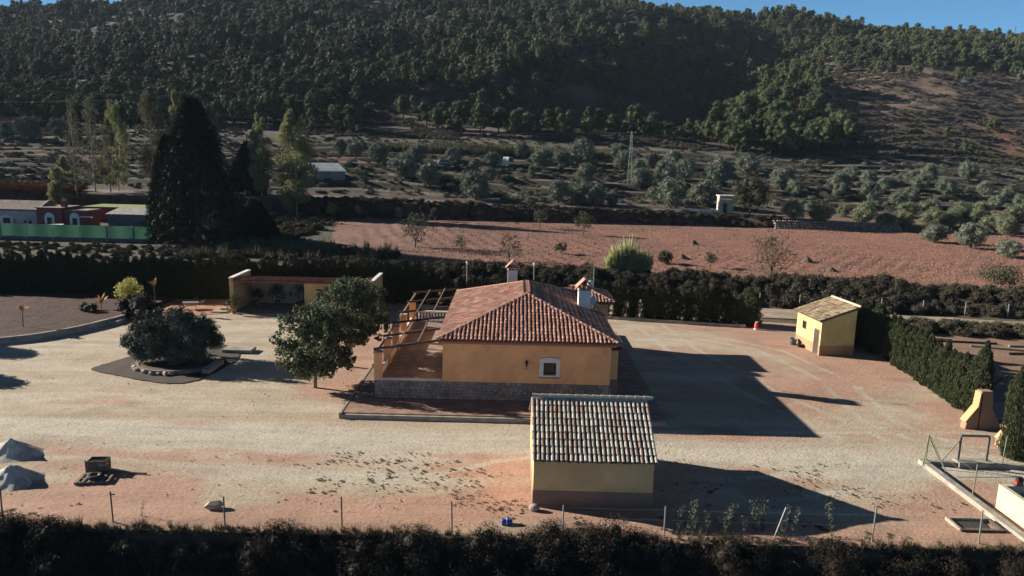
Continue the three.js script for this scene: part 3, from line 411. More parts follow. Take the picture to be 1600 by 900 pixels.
{
  const h = thing('yellow_shed', 'yellow shed with sloping pale tiled roof, door and small window beside the cypress hedge', 'shed', [25.75, 0, -58.9], 0.1);
  const w = 1.42, f = 2.0, lo = 2.75, hi = 3.72;
  const g = new THREE.ExtrudeGeometry(new THREE.Shape([[-w, 0], [w, 0], [w, hi], [-w, lo]].map((p) => new THREE.Vector2(...p))), { depth: 2 * f, bevelEnabled: false }).translate(0, 0, -f);
  mesh('wall', g, plaster('shed_yellow', [0.66, 0.53, 0.22]), h);
  mesh('dado', [box(-w - 0.014, -w - 0.001, -0.05, 0.78, -f, 1.02), box(-w - 0.014, -w - 0.001, -0.05, 0.78, 1.72, f), box(-w - 0.014, w + 0.014, -0.05, 0.78, f + 0.001, f + 0.015)], plaster('shed_dado', [0.42, 0.27, 0.15]), h);
  const door = mesh('door', box(-w - 0.05, -w - 0.016, 0.02, 1.95, 1.05, 1.7, 0.01), darkWood, h); mesh('handle', new THREE.SphereGeometry(0.035, 8, 6).translate(-w - 0.09, 1.0, 1.2), galv, door); mesh('frame', [box(-w - 0.03, -w - 0.002, 0, 2.03, 0.96, 1.047), box(-w - 0.03, -w - 0.002, 0, 2.03, 1.703, 1.79), box(-w - 0.03, -w - 0.002, 1.953, 2.03, 1.05, 1.7)], paleWood, door);
  const win = mesh('window', box(-w - 0.02, -w - 0.004, 1.62, 2.15, -0.9, -0.45), darkGlass, h); mesh('frame', [box(-w - 0.05, -w - 0.022, 1.56, 1.62, -0.96, -0.39), box(-w - 0.05, -w - 0.022, 2.15, 2.21, -0.96, -0.39), box(-w - 0.05, -w - 0.022, 1.623, 2.147, -0.96, -0.9), box(-w - 0.05, -w - 0.022, 1.623, 2.147, -0.45, -0.39)], darkWood, win);
  const a = Math.atan2(hi - lo, 2 * w), roof = mesh('roof', new THREE.BoxGeometry(2 * w / Math.cos(a) + 0.4, 0.08, 2 * f + 0.3).rotateZ(a).translate(0, (hi + lo) / 2 + 0.05, 0), roofBed, h);
  const lt = layTiles(V(-w - 0.24, lo - 0.24 * Math.tan(a) + 0.1, -f - 0.12), V(0, 0, 1), V(Math.cos(a), Math.sin(a), 0), 2 * f + 0.24, (2 * w + 0.42) / Math.cos(a), 0.235, 0.38, () => true, 210, 1.4);
  eachTile(lt.covers, mTile, paleTiles, roof); joinTiles(lt.pans, panTile, paleTiles[2], roof);
  capRow(V(w + 0.14, hi + 0.18, -f - 0.15), V(w + 0.14, hi + 0.18, f + 0.15), capTile, [paleTiles[3]], roof, 13);
}
{
  const c = thing('carport', 'long low ochre carport with open bay and dark tiled roof by the back hedge', 'carport', [-19.5, 0, -67]);
  mesh('wall', [box(-6.7, -6.35, 0, 3.2, -4.6, 0), box(-6.347, 6.4, 0, 2.2, -4.9, -4.603), box(0.25, 6.4, 0, 2.9, -0.32, 0), box(6.403, 6.7, 0, 3.2, -4.6, 0), box(0.25, 0.5, 0, 2.1, -4.6, -0.323)], plaster('carport_ochre', [0.64, 0.42, 0.19]), c);
  mesh('inner_lining', [box(-6.347, -6.33, 0, 2.2, -4.59, -0.03), box(-6.3, 0.22, 0.02, 2.15, -4.6, -4.585)], creamP, c);
  mesh('floor', box(-6.33, 0.24, -0.1, 0.04, -4.58, 0.5), concrete, c);
  const roof = mesh('roof', new THREE.BoxGeometry(12.74, 0.12, 5.2).rotateX(-0.11).translate(0.02, 2.77, -2.2), std('carport_roof_bed', [0.2, 0.1, 0.075], 1), c);
  const lt = layTiles(V(-6.33, 3.12, 0.4), V(1, 0, 0), V(0, -0.1098, -0.994), 12.7, 5.1, 0.24, 0.38, () => true, 220); eachTile(lt.covers, mTile, redTiles, roof, 0); joinTiles(lt.pans, panTile, redTiles[3], roof);
  mesh('parapet', [beam(V(-6.53, 3.262, 0.05), V(-6.53, 3.262, -4.7), 0.42, 0.12), beam(V(6.55, 3.262, 0.05), V(6.55, 3.262, -4.7), 0.36, 0.12)], whiteP, c);
  const w = mesh('window', box(1.5, 4.1, 1.35, 2.3, 0.002, 0.03), darkGlass, c); mesh('frame', [box(1.42, 4.18, 2.303, 2.4, 0.002, 0.07), box(1.42, 4.18, 1.25, 1.347, 0.002, 0.07), box(1.42, 1.497, 1.35, 2.3, 0.002, 0.07), box(4.103, 4.18, 1.35, 2.3, 0.002, 0.07), box(2.77, 2.83, 1.35, 2.3, 0.032, 0.06)], darkWood, w);
}
const potMat = std('clay_pot', [0.24, 0.1, 0.06], 0.9);
const potGeo = (r, h) => new THREE.LatheGeometry([[0.01, 0], [r * 0.65, 0], [r * 0.95, h * 0.85], [r * 1.05, h * 0.86], [r * 1.05, h], [r * 0.85, h], [r * 0.8, h * 0.8], [0.01, h * 0.8]].map((p) => new THREE.Vector2(...p)), 12);
function pot(pos, r, h, leafH, tone, label, name = 'potted_plant', size = 0.16) { const t = thing(name, label, 'plant pot', pos); mesh('pot', potGeo(r, h), potMat, t); mesh('leaves', foliage(spread(6, leafH * 0.5, leafH * 0.6, leafH * 0.5, h + leafH * 0.45, leafH * 0.3, 60, Math.round(pos[0] * -31)), size, tone, 9), leafMat, t); return t; }
pot([-24.9, 0.04, -70.4], 0.32, 0.5, 1.1, CYPR, 'broad dark potted plant in the carport\'s left back corner'); pot([-23.0, 0.04, -70.8], 0.25, 0.45, 1.5, CYPR, 'second potted plant from the left along the carport back wall'); pot([-20.6, 0.04, -70.6], 0.28, 0.5, 1.7, CYPR, 'tallest potted plant at the carport back wall'); pot([-19.5, -0.0, -66.2], 0.25, 0.4, 0.9, [[0.2, 0.03, 0.03], [0.06, 0.05, 0.03]], 'red flowering plant in a pot before the carport room', 'flower_pot');
pot([-24.0, 0.04, -67.3], 0.17, 0.3, 0.35, CYPR, 'little pot alone on the carport floor near its open front'); pot([-25.7, 0.0, -66.55], 0.2, 0.3, 1.3, [[0.07, 0.09, 0.02], [0.1, 0.11, 0.03]], 'yellow-green plant leaning on the carport\'s left pier');
{ // dark chest inside the carport
  const b = thing('storage_chest', 'low dark chest against the carport back wall', 'chest', [-19.9, 0.04, -69.2]); mesh('body', box(-0.7, 0.65, 0, 0.62, -0.4, 0.4, 0.03), darkWood, b); mesh('lid', box(-0.73, 0.68, 0.622, 0.7, -0.43, 0.43, 0.02), darkWood, b);
}
// ---------------------------------------------------------------- left bed, round bed, wheelbarrow
{
  const pts = [[-60, -47.5], [-50, -50.2], [-44, -52], [-39, -54.3], [-37, -55.9], [-35.5, -58.3], [-34.4, -61.5], [-34, -63]], cv = new THREE.CatmullRomCurve3(pts.map(([x, z]) => V(x, 0, z))), P = cv.getPoints(60), left = [], g = new THREE.BufferGeometry(), pos = [], idx = [];
  P.forEach((p, i) => { const t = P[Math.min(i + 1, 60)].clone().sub(P[Math.max(i - 1, 0)]).normalize(), n = V(-t.z, 0, t.x); [[0.13, -0.1], [0.13, 0.48], [-0.13, 0.48], [-0.13, -0.1]].forEach(([o, y]) => pos.push(p.x + n.x * o, y, p.z + n.z * o)); if (i) for (let k = 0; k < 3; k++) { const a = (i - 1) * 4 + k, b = a + 4; idx.push(a, b, a + 1, a + 1, b, b + 1); } });
  idx.push(240, 242, 241, 240, 243, 242);
  g.setAttribute('position', new THREE.Float32BufferAttribute(pos, 3)); g.setIndex(idx); const gg = g.toNonIndexed(); gg.computeVertexNormals();
  one('retaining_wall', gg, concrete, 'low curved concrete wall edging the brown soil bed at left', 'wall');
  const sh = new THREE.Shape([...P.map((p) => new THREE.Vector2(p.x, -p.z)), new THREE.Vector2(-33.6, 72), new THREE.Vector2(-62, 72), new THREE.Vector2(-62, 47.8)]);
  struct('soil_bed', new THREE.ExtrudeGeometry(sh, { depth: 0.4, bevelEnabled: false }).rotateX(-Math.PI / 2), std('bed_soil', [0.085, 0.04, 0.033], 1, { map: MT.soil, bumpMap: MT.soilB, bumpScale: 0.1 }));
  struct('red_patch', new THREE.ShapeGeometry(new THREE.Shape([[-33.5, 62.5], [-26.8, 66.4], [-26.8, 72], [-33.5, 72]].map((p) => new THREE.Vector2(...p)))).rotateX(-Math.PI / 2).translate(0, 0.03, 0), std('red_sand', [0.42, 0.21, 0.13], 1, { map: MT.soil }));
  one('concrete_slab', [box(-35.2, -33.6, 0, 0.3, -62.6, -61.2, 0.03)], concrete, 'flat concrete slab at the end of the curved wall', 'slab');
  one('step_slab', [box(-27.9, -26.5, 0, 0.14, -67.8, -66.6, 0.02), box(-27.3, -26.4, 0.142, 0.3, -68.6, -67.4, 0.02)], concrete, 'pale stone steps at the foot of the carport\'s left wall', 'steps');
}
{
  const r = rng(31), leaf = (len, w, droop, az, el) => { const pos = [], idx = [], N = 5; for (let i = 0; i <= N; i++) { const u = i / N, q = len * u, y = Math.sin(el) * q - droop * u * u, x = Math.cos(el) * q, ww = w * Math.sin(Math.PI * (0.12 + 0.86 * u)); pos.push(x, y, -ww, x, y + ww * 0.25, 0, x, y, ww); if (i) { const a = (i - 1) * 3; idx.push(a, a + 3, a + 1, a + 1, a + 3, a + 4, a + 1, a + 4, a + 2, a + 2, a + 4, a + 5); } } const g = new THREE.BufferGeometry(); g.setAttribute('position', new THREE.Float32BufferAttribute(pos, 3)); g.setIndex(idx); g.computeVertexNormals(); return g.rotateY(az); };
  const dry = std('dry_leaf', [0.5, 0.33, 0.15], 0.9), yl = std('yellow_leaf', [0.46, 0.42, 0.12], 0.8);
  const spiky = (pos, n, L, m, stem, label) => { const t = thing('broad_leaved_plant', label, 'plant', pos); mesh('stem', bar(V(0, -0.05, 0), V(0.03, stem, 0), 0.045, 6, 0.03), barkMat, t); for (let i = 0; i < n; i++) mesh('leaf', leaf(L * (0.7 + 0.5 * r()), 0.15, 0.12 + 0.2 * r(), i * 2.4 + r(), 0.75 + 0.6 * r()).translate(0.03, stem - 0.04, 0), m, t); };
  spiky([-39.7, 0.4, -58.2], 7, 0.75, dry, 1.35, 'young plant with dry tan leaves on a thin stem, leftmost in the brown bed');
  spiky([-37.4, 0.4, -65.5], 6, 1.35, dry, 0.5, 'low plant with upright dry tan leaves in the brown bed');
  spiky([-33.0, 0.02, -66.6], 8, 0.9, dry, 2.4, 'tall plant with orange-tan leaf tuft beside the yellow shrub');
  const y = thing('yellow_shrub', 'yellow-green leafy shrub at the end of the brown bed', 'shrub', [-34.8, 0.4, -65.8]); mesh('stem', trunkGeo(0.8, 0.08, 0.06, 0.1, [[0.6, 1.8, 0.2], [-0.5, 1.9, 0], [0.1, 2.2, -0.4]], 3), barkMat, y); mesh('leaves', foliage(spread(9, 1.2, 1.3, 1.0, 1.6, 0.5, 90, 33), 0.2, [[0.36, 0.34, 0.09], [0.28, 0.29, 0.08], [0.44, 0.4, 0.12]], 34), thinLeaf, y);
  const d = thing('dark_shrub', 'dark red-leaved shrub below the yellow shrub', 'shrub', [-32.9, 0.0, -63.6]); mesh('stem', trunkGeo(0.5, 0.1, 0.07, 0.05, [[0.9, 1.0, 0.4], [-0.8, 1.0, 0.3]], 4), barkMat, d); mesh('leaves', crown(spread(12, 1.9, 1.1, 1.3, 0.9, 0.7, 150, 35, -0.6), 0.2, [[0.03, 0.022, 0.018], [0.04, 0.025, 0.02], [0.022, 0.022, 0.014]], 36, { heart: 0.7 }), leafMat, d);
  const p = thing('low_bush', 'small dark bush at the foot of the tan-leaved plant', 'shrub', [-37.9, 0.4, -64.4]); mesh('leaves', crown(spread(6, 0.9, 0.4, 0.6, 0.25, 0.35, 60, 37), 0.14, CYPR, 38, { heart: 0.7 }), leafMat, p);
}
{ // wheelbarrow on the red patch
  const t = thing('wheelbarrow', 'grey wheelbarrow standing on the red sand beside the carport', 'wheelbarrow', [-30.2, 0.04, -68.0], 0.4), m = std('barrow_steel', [0.3, 0.29, 0.28], 0.55, { metalness: 0.4 });
  const tray = new ConvexGeometry([[-0.5, 0.35, -0.22], [0.35, 0.35, -0.22], [-0.5, 0.35, 0.22], [0.35, 0.35, 0.22], [-0.8, 0.68, -0.36], [0.6, 0.62, -0.36], [-0.8, 0.68, 0.36], [0.6, 0.62, 0.36]].map((q) => V(...q)));
  mesh('tray', tray, m, t); mesh('wheel', new THREE.TorusGeometry(0.17, 0.05, 8, 18).translate(-0.85, 0.22, 0), std('rubber', [0.02, 0.02, 0.02], 0.9), t);
  for (const s of [-1, 1]) { mesh('handle', [bar(V(-0.85, 0.22, s * 0.08), V(0.3, 0.36, s * 0.25), 0.02), bar(V(0.3, 0.36, s * 0.25), V(1.15, 0.72, s * 0.3), 0.02)], galv, t); mesh('leg', bar(V(0.3, 0.36, s * 0.25), V(0.38, 0, s * 0.28), 0.02), galv, t); }
}
{ // round planting bed and its big shrub
  struct('mulch_bed', new THREE.ShapeGeometry(new THREE.Shape(new THREE.SplineCurve([[-28.7, 48.6], [-28.2, 48.0], [-25.6, 46.9], [-22.3, 45.7], [-20.7, 46.4], [-20.0, 49], [-19.9, 52], [-21.2, 54.8], [-24, 55.8], [-27.0, 53.0], [-28.4, 49.6], [-28.7, 48.6]].map((p) => new THREE.Vector2(...p))).getPoints(90).map((p, i) => new THREE.Vector2(p.x + 0.14 * (hash(i, 1, 5) - 0.5), p.y + 0.14 * (hash(i, 2, 5) - 0.5))))).rotateX(-Math.PI / 2).translate(0, 0.035, 0), std('mulch', [0.06, 0.042, 0.033], 1, { map: MT.soil }));
  const pts = []; for (let k = 0; k <= 40; k++) { const a = k / 40 * 6.283; pts.push([Math.cos(a) * 2.6, Math.sin(a) * 2.2]); }
  const ringS = new THREE.Shape(pts.map(([x, y]) => new THREE.Vector2(x * 1.1, y * 1.1))); ringS.holes.push(new THREE.Path(pts.map(([x, y]) => new THREE.Vector2(x, y))));
  const bd = thing('planter_ring', 'round low stone kerb around the big grey-green shrub', 'planter', [-23.3, 0.03, -49.9]);
  mesh('kerb', new THREE.ExtrudeGeometry(ringS, { depth: 0.24, bevelEnabled: false }).rotateX(-Math.PI / 2), mortar, bd); mesh('soil', new THREE.CylinderGeometry(1, 1, 0.2, 40).scale(2.59, 1, 2.19).translate(0, 0.1, 0), std('planter_soil', [0.11, 0.07, 0.05], 1, { map: MT.soil }), bd);
  { const r = rng(44); for (let k = 0; k < 17; k++) { const a = 1.2 + k / 17 * 3.4 + 0.2 * r(); const s = mesh('kerb_stone', new THREE.DodecahedronGeometry(0.14 + 0.13 * r(), 0).scale(1.5, 0.8, 0.9).rotateY(r() * 6), stoneM[k % 3], bd); s.position.set(Math.cos(a) * (2.8 + 0.16 * r()), 0.1, Math.sin(a) * (2.4 + 0.16 * r())); } }
  one('stone_slab', [box(-21.6, -19.4, 0.02, 0.26, -54.4, -53.2, 0.04)], concrete, 'long pale stone slab lying right of the round shrub bed', 'slab');
  one('stone_block', [box(-20.9, -20.3, 0.02, 0.34, -50.4, -47.9, 0.06)], stoneM[1], 'rough stone block edging the round bed\'s right side', 'block');
  const t = thing('garden_shrub', 'big round grey-green shrub in the round bed left of the leafy tree', 'shrub', [-23.9, 0.26, -50.6]); t.scale.set(1.06, 1.08, 1.06);
  const cl = []; const r = rng(41); for (const [x, y, z, R] of [[-1.6, 1.3, 0, 1.3], [0, 2.0, -0.2, 1.5], [1.7, 1.55, 0.1, 1.35], [-0.4, 1.1, 0.9, 1.2], [0.9, 1.0, 1.0, 1.1], [-1.4, 0.7, 0.7, 0.9], [1.8, 0.75, 0.6, 0.9], [0.2, 0.6, 1.1, 0.8], [-0.6, 2.6, -0.4, 0.9], [1.0, 2.4, -0.3, 0.9], [-2.4, 1.0, 0.3, 0.85], [2.2, 1.2, -0.2, 0.95], [0.3, 2.5, -0.5, 0.9], [-1.0, 2.1, 0.2, 0.9], [1.2, 1.6, -1.1, 1.2], [-1.0, 1.4, -1.2, 1.2]]) { for (let k = 0; k < 7; k++) { const a = r() * 6.28, u = r() * 2 - 1, q = R * 0.56; cl.push([x + Math.cos(a) * R * 0.6, y + u * R * 0.45, z + Math.sin(a) * R * 0.6, q * (0.8 + 0.4 * r()), q * 0.85, q, 380]); } }
  for (let k = 0; k < 46; k++) { const a = r() * 6.283, u = r(), s = Math.sqrt(1 - u * u); cl.push([Math.cos(a) * 3.1 * s, 0.9 + 2.35 * u, Math.sin(a) * 2.2 * s, 0.22 + 0.2 * r(), 0.2 + 0.3 * r(), 0.25, 90]); }
  mesh('trunk', trunkGeo(0.5, 0.22, 0.16, 0.05, [[-1.6, 1.2, 0], [1.6, 1.3, 0.2], [0, 1.9, -0.2], [0.5, 1.1, 0.9]], 5), barkMat, t); mesh('crown', crown(cl, 0.15, [[0.07, 0.083, 0.062], [0.09, 0.103, 0.08], [0.05, 0.062, 0.043]], 42, { slim: 0.35, heart: 0.45, fill: 0.3 }), leafMat, t);
}
{ // the two leafy trees in the yard
  const mk = (seed, pos, label, R, H, hgt, lean) => {
    const t = thing('mulberry_tree', label, 'tree', pos), r = rng(seed), cl = [], tips = [];
    for (let k = 0; k < 36; k++) { const a = k * 2.4 + r() * 0.8, u = lerp(-0.85, 1, (k + 0.5) / 36), s = Math.sqrt(1 - Math.max(0, u) ** 2) * (u < 0 ? 1 + u * 0.3 : 1) * (0.35 + 0.75 * r()), q = 0.5 + 0.45 * r(); const p = [lean + Math.cos(a) * s * R, H + u * hgt, Math.sin(a) * s * R * 0.9]; cl.push([...p, q, q * 0.75, q, 230]); if (k % 4 === 0) tips.push(p); }
    for (let k = 0; k < 60; k++) { const a = r() * 6.283, u = r() * 1.5 - 0.6, s = Math.sqrt(1 - Math.min(1, Math.abs(u)) ** 2); cl.push([lean + Math.cos(a) * R * (1 + 0.3 * r()) * s, H + u * hgt * (1 + 0.25 * r()), Math.sin(a) * R * 1.08 * s, 0.18 + 0.16 * r(), 0.2 + 0.25 * r(), 0.24, 34]); }
    mesh('trunk', trunkGeo(1.15, 0.14, 0.11, lean * 0.3, tips, seed), std('grey_bark', [0.22, 0.17, 0.12], 1), t); mesh('crown', crown(cl, 0.2, MULB, seed + 1, { slim: 0.75, fill: 0.2 }), thinLeaf, t);
  };
  mk(51, [-12.6, 0, -45.7], 'leafy dark green tree with thin trunk standing left of the terrace', 2.2, 2.95, 2.2, 0.1);
  mk(57, [-11.6, 0, -50.6], 'lighter green leafy tree behind the terrace tree, before the carport', 2.5, 3.9, 2.2, 0.3);
  mk(63, [-47.5, 0, -55.2], 'leafy yard tree just left of the frame, above the curved wall', 1.0, 4.0, 0.55, 0); mk(69, [-41.5, 0, -47.9], 'second leafy yard tree just left of the frame, nearer the camera', 0.7, 3.1, 0.5, 0);
}
// ---------------------------------------------------------------- front fence, piles, pallets, drum
{
  const f = thing('wire_fence', 'thin wire fence of steel posts along the top of the front bank', 'fence', [0, 0, -27.7]);
  const xs = [-25, -20.5, -16, -11.45, -6.68, -2.2, 2.3, 6.43, 10.9, 14.9, 19.25, 23.6], post = new THREE.CylinderGeometry(0.032, 0.032, 1.9, 7).translate(0, 0.6, 0), rust = std('rusty_post', [0.12, 0.085, 0.065], 0.8), tops = [];
  xs.forEach((x, i) => { const p = mesh('post', post, i < 6 ? rust : galv, f), tilt = i === 8 ? -0.27 : (hash(i, 3, 1) - 0.5) * 0.05; p.position.x = x; p.rotation.z = tilt; p.scale.y = [0.8, 0.9, 0.9, 0.83, 0.9, 0.85, 0.82, 0.86, 0.95, 1, 0.95, 0.9][i]; tops.push([x, tilt]); });
  for (const y of [0.25, 0.75, 1.2]) { const w = []; for (let i = 0; i + 1 < tops.length; i++) { const [a, ta] = tops[i], [b, tb] = tops[i + 1]; w.push(bar(V(a - Math.sin(ta) * y, y, 0.04), V((a + b) / 2, y - 0.03, 0.04), 0.004, 3), bar(V((a + b) / 2, y - 0.03, 0.04), V(b - Math.sin(tb) * y, y, 0.04), 0.004, 3)); } mesh('wire', w, galv, f); }
  mesh('post_hook', bar(V(-16.02, 1.25, 0), V(-15.85, 1.27, 0), 0.03), rust, f);
}
function heap(pos, rx, h, rz, m, label, seed) {
  const g = new THREE.CylinderGeometry(0.02, 1, 1, 40, 10, false), p = g.attributes.position; for (let i = 0; i < p.count; i++) { const x = p.getX(i), y = p.getY(i) + 0.5, z = p.getZ(i), a = Math.atan2(z, x), n = 0.62 + 0.72 * fbm(Math.cos(a) * 1.6 + 5, Math.sin(a) * 1.6 + y, seed, 4); p.setXYZ(i, x * rx * n + 0.35 * rx * y * (hash(seed, 1, 1) - 0.5), Math.pow(y, 1.12) * h * (0.86 + 0.28 * fbm(x * 5, z * 5, seed, 3)) - 0.04, z * rz * n); }
  g.computeVertexNormals(); const o = one('gravel_pile', g, m, label, 'pile'); o.position.set(...pos); return o;
}
const gravelM = stony('gravel_grey', [0.6, 0.56, 0.49]);
heap([-22.7, 0, -31.3], 1.4, 0.85, 1.2, gravelM, 'nearer grey gravel pile at the left edge of the frame', 3);
heap([-24.6, 0, -34.2], 1.5, 0.85, 1.1, gravelM, 'farther grey gravel pile at the left edge of the frame', 8);
{
  const w = [std('pallet_wood', [0.26, 0.2, 0.15], 0.9, { map: MT.rough }), std('pallet_wood_dark', [0.17, 0.13, 0.1], 0.9, { map: MT.rough })];
  const t = thing('wooden_pallet', 'broken wooden pallet lying in front of the dark crate', 'pallet', [-18.9, 0.01, -31.6], 0.18);
  for (let k = 0; k < 3; k++) mesh('bearer', box(-0.75, 0.75, 0, 0.09, -0.45 + k * 0.42, -0.36 + k * 0.42), w[1], t);
  for (let k = 0; k < 6; k++) { const s = mesh('slat', new THREE.BoxGeometry(0.12, 0.022, 1.05), w[k % 2], t); s.position.set(-0.66 + k * 0.26, 0.106 + 0.004 * (k % 2), -0.03); s.rotation.y = (hash(k, 1, 2) - 0.5) * 0.14; }
  const c = thing('wooden_crate', 'dark open crate standing behind the broken pallet', 'crate', [-19.3, 0, -32.6], 0.08); c.scale.set(0.7, 0.8, 0.75);
  for (const [x0, x1, z0, z1] of [[-0.6, 0.6, 0.36, 0.4], [-0.6, 0.6, -0.4, -0.36], [-0.6, -0.56, -0.357, 0.357], [0.56, 0.6, -0.357, 0.357]]) for (let k = 0; k < 3; k++) mesh('board', box(x0, x1, 0.02 + k * 0.24, 0.24 + k * 0.24, z0, z1), w[1], c);
  mesh('bottom', box(-0.557, 0.557, 0.03, 0.06, -0.357, 0.357), w[1], c); for (const x of [-0.63, 0, 0.63]) mesh('batten', box(x - 0.03, x + 0.03, 0, 0.82, 0.402, 0.44), w[1], c);
  const q = thing('tyre', 'old black tyre lying on the broken pallet', 'tyre', [-18.9, 0.125, -31.55]); mesh('rubber', new THREE.TorusGeometry(0.24, 0.085, 10, 22).rotateX(Math.PI / 2).translate(0, 0.085, 0), std('tyre_rubber', [0.022, 0.022, 0.022], 0.9), q); mesh('rim', new THREE.TorusGeometry(0.16, 0.02, 6, 18).rotateX(Math.PI / 2).translate(0, 0.085, 0), galv, q);
  one('wooden_pole', bar(V(-18.9, 0.06, -32.4), V(-16.9, 0.05, -32.3), 0.045, 7), w[0], 'long pole lying on the ground right of the crate', 'pole');
  const d = thing('blue_drum', 'blue plastic drum lying by the front fence', 'drum', [0.02, 0.0, -28.35], 0.1), bl = std('blue_plastic', [0.03, 0.09, 0.36], 0.45);
  mesh('body', new THREE.LatheGeometry([[0.001, -0.34], [0.18, -0.34], [0.21, -0.3], [0.2, -0.1], [0.215, -0.08], [0.2, 0.1], [0.215, 0.12], [0.21, 0.3], [0.18, 0.34], [0.001, 0.34]].map((p) => new THREE.Vector2(...p)), 18).rotateZ(Math.PI / 2).translate(0, 0.21, 0), bl, d); mesh('label_band', new THREE.CylinderGeometry(0.218, 0.218, 0.07, 18, 1, true).rotateZ(Math.PI / 2).translate(-0.02, 0.21, 0), std('white_band', [0.7, 0.7, 0.68], 0.6), d); d.scale.setScalar(0.68);
  const s = one('boulder', new THREE.DodecahedronGeometry(0.26, 0).scale(1.6, 0.8, 0.9), stoneM[1], 'pale boulder near the front fence at left', 'rock'); s.position.set(-12.45, 0.18, -29.1); s.rotation.y = 0.3;
  const s2 = one('boulder', new THREE.DodecahedronGeometry(0.22, 1).scale(1.1, 0.8, 0.9), stoneM[0], 'grey stone by the near hut\'s left front corner', 'rock'); s2.position.set(1.2, 0.12, -29.7);
}
// ---------------------------------------------------------------- right side: pen, pit, ovens, walls
{
  const t = thing('wire_pen', 'unfinished pen with concrete kerb, steel gate frame and leaning posts', 'pen', [0, 0, 0]);
  mesh('kerb', [beam(V(21.35, 0.1, -35.9), V(21.35, 0.1, -26.9), 0.34, 0.24), beam(V(21.53, 0.09, -35.72), V(31, 0.09, -35.3), 0.26, 0.2)], concrete, t); mesh('threshold', box(23.0, 24.8, 0, 0.28, -35.98, -35.35, 0.02), concrete, t);
  const fr = std('frame_steel', [0.1, 0.1, 0.09], 0.7), gt = mesh('gate_frame', box(23.1, 24.55, 1.55, 1.65, -35.75, -35.65), fr, t); for (const x of [23.05, 24.5]) mesh('gate_post', box(x, x + 0.1, 0.28, 1.549, -35.75, -35.65), fr, gt);
  const gp = std('green_post', [0.16, 0.17, 0.11], 0.7);
  for (const [a, b] of [[[21.5, 0.2, -35.75], [21.5, 1.6, -35.75]], [[21.1, 0.05, -35.3], [21.47, 1.55, -35.7]], [[22.2, 0.15, -35.6], [21.5, 1.5, -35.73]], [[21.75, 0.2, -34.4], [21.53, 1.55, -35.7]], [[22.2, 0.15, -35.65], [23.06, 1.35, -35.7]], [[25.3, 0.15, -35.55], [25.35, 1.7, -35.55]], [[21.35, 0.2, -31.6], [21.38, 1.8, -31.6]]]) mesh('post', bar(V(...a), V(...b), 0.028), gp, t);
  mesh('wire', [bar(V(21.5, 0.95, -35.74), V(25.34, 0.95, -35.56), 0.005, 3), bar(V(21.5, 1.45, -35.74), V(23.06, 1.45, -35.7), 0.005, 3), bar(V(21.4, 1.4, -31.6), V(21.5, 1.4, -35.7), 0.005, 3), bar(V(21.4, 1.0, -31.6), V(21.5, 1.0, -35.7), 0.005, 3)], galv, t);
  const p = thing('cistern_opening', 'brick-rimmed rectangular pit with dark cover near the pen corner', 'cistern', [20.0, 0, -29.2]);
  mesh('cover', box(-0.8, 0.55, 0, 0.05, -0.42, 0.4), std('dark_cover', [0.04, 0.036, 0.033], 0.8), p);
  { const pale = stony('pale_brick', [0.5, 0.42, 0.33]), dk = stony('dark_brick', [0.12, 0.09, 0.08]); let k = 0; for (let x = -0.95; x < 0.95; x += 0.16) for (const z of [-0.55, 0.5]) mesh('brick', box(x, x + 0.145, 0, 0.16, z, z + 0.12, 0.008), k++ % 2 ? dk : pale, p); k = 0; for (let z = -0.42; z < 0.42; z += 0.16) for (const x of [-0.95, 0.85]) mesh('brick', box(x, x + 0.12, 0, 0.16, z, z + 0.145, 0.008), k++ % 2 ? dk : pale, p); }
  const b = thing('cream_tank', 'cream masonry tank cut by the right frame edge', 'tank', [23.9, 0, -29.7]); mesh('wall', [box(-1.85, -1.65, 0, 1.15, -1.3, 3), box(-1.647, 3, 0, 1.15, -1.3, -1.1), box(2.8, 3, 0, 1.15, -1.097, 3)], creamP, b); mesh('slab', box(-1.647, 2.797, 0.7, 0.8, -1.097, 3), concrete, b);
  const e = thing('red_machine', 'small red and black motor on top of the cream tank', 'machine', [22.85, 1.155, -30.9]); mesh('body', new RoundedBoxGeometry(0.5, 0.28, 0.36, 2, 0.05).translate(0, 0.16, 0), std('red_paint', [0.3, 0.045, 0.035], 0.5), e); mesh('engine', new THREE.CylinderGeometry(0.16, 0.16, 0.4, 14).rotateZ(1.57).translate(0.05, 0.42, 0), iron, e); mesh('rail', box(-0.3, 0.3, 0, 0.025, -0.16, 0.16), iron, e); e.scale.setScalar(0.65);
}
{ // two stuccoed barbecue ovens with sloping hoods
  const oven = (pos, turn, label) => {
    const t = thing('barbecue_oven', label, 'oven', pos, turn), m = plaster('oven_stucco', [0.33, 0.22, 0.14]);
    const side = new THREE.ExtrudeGeometry(new THREE.Shape([[-1.05, 0], [1.05, 0], [1.0, 0.25], [0.42, 1.2], [0.3, 2.25], [-0.3, 2.25], [-0.36, 1.3], [-1.0, 0.35]].map((p) => new THREE.Vector2(...p))), { depth: 0.44, bevelEnabled: true, bevelThickness: 0.03, bevelSize: 0.03, bevelSegments: 1 }).translate(0, 0, -0.22);
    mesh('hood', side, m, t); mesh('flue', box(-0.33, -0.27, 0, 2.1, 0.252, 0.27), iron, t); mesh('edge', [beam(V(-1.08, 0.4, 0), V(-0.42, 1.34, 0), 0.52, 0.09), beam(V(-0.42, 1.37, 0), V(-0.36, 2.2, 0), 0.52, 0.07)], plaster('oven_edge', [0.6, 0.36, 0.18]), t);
  };
  oven([27.75, 0, -41.3], 0.05, 'stuccoed oven hood with lit sloping edge between the cypresses'); oven([28.0, 0, -38.4], -0.1, 'second oven hood partly hidden by the right-hand cypress');
}
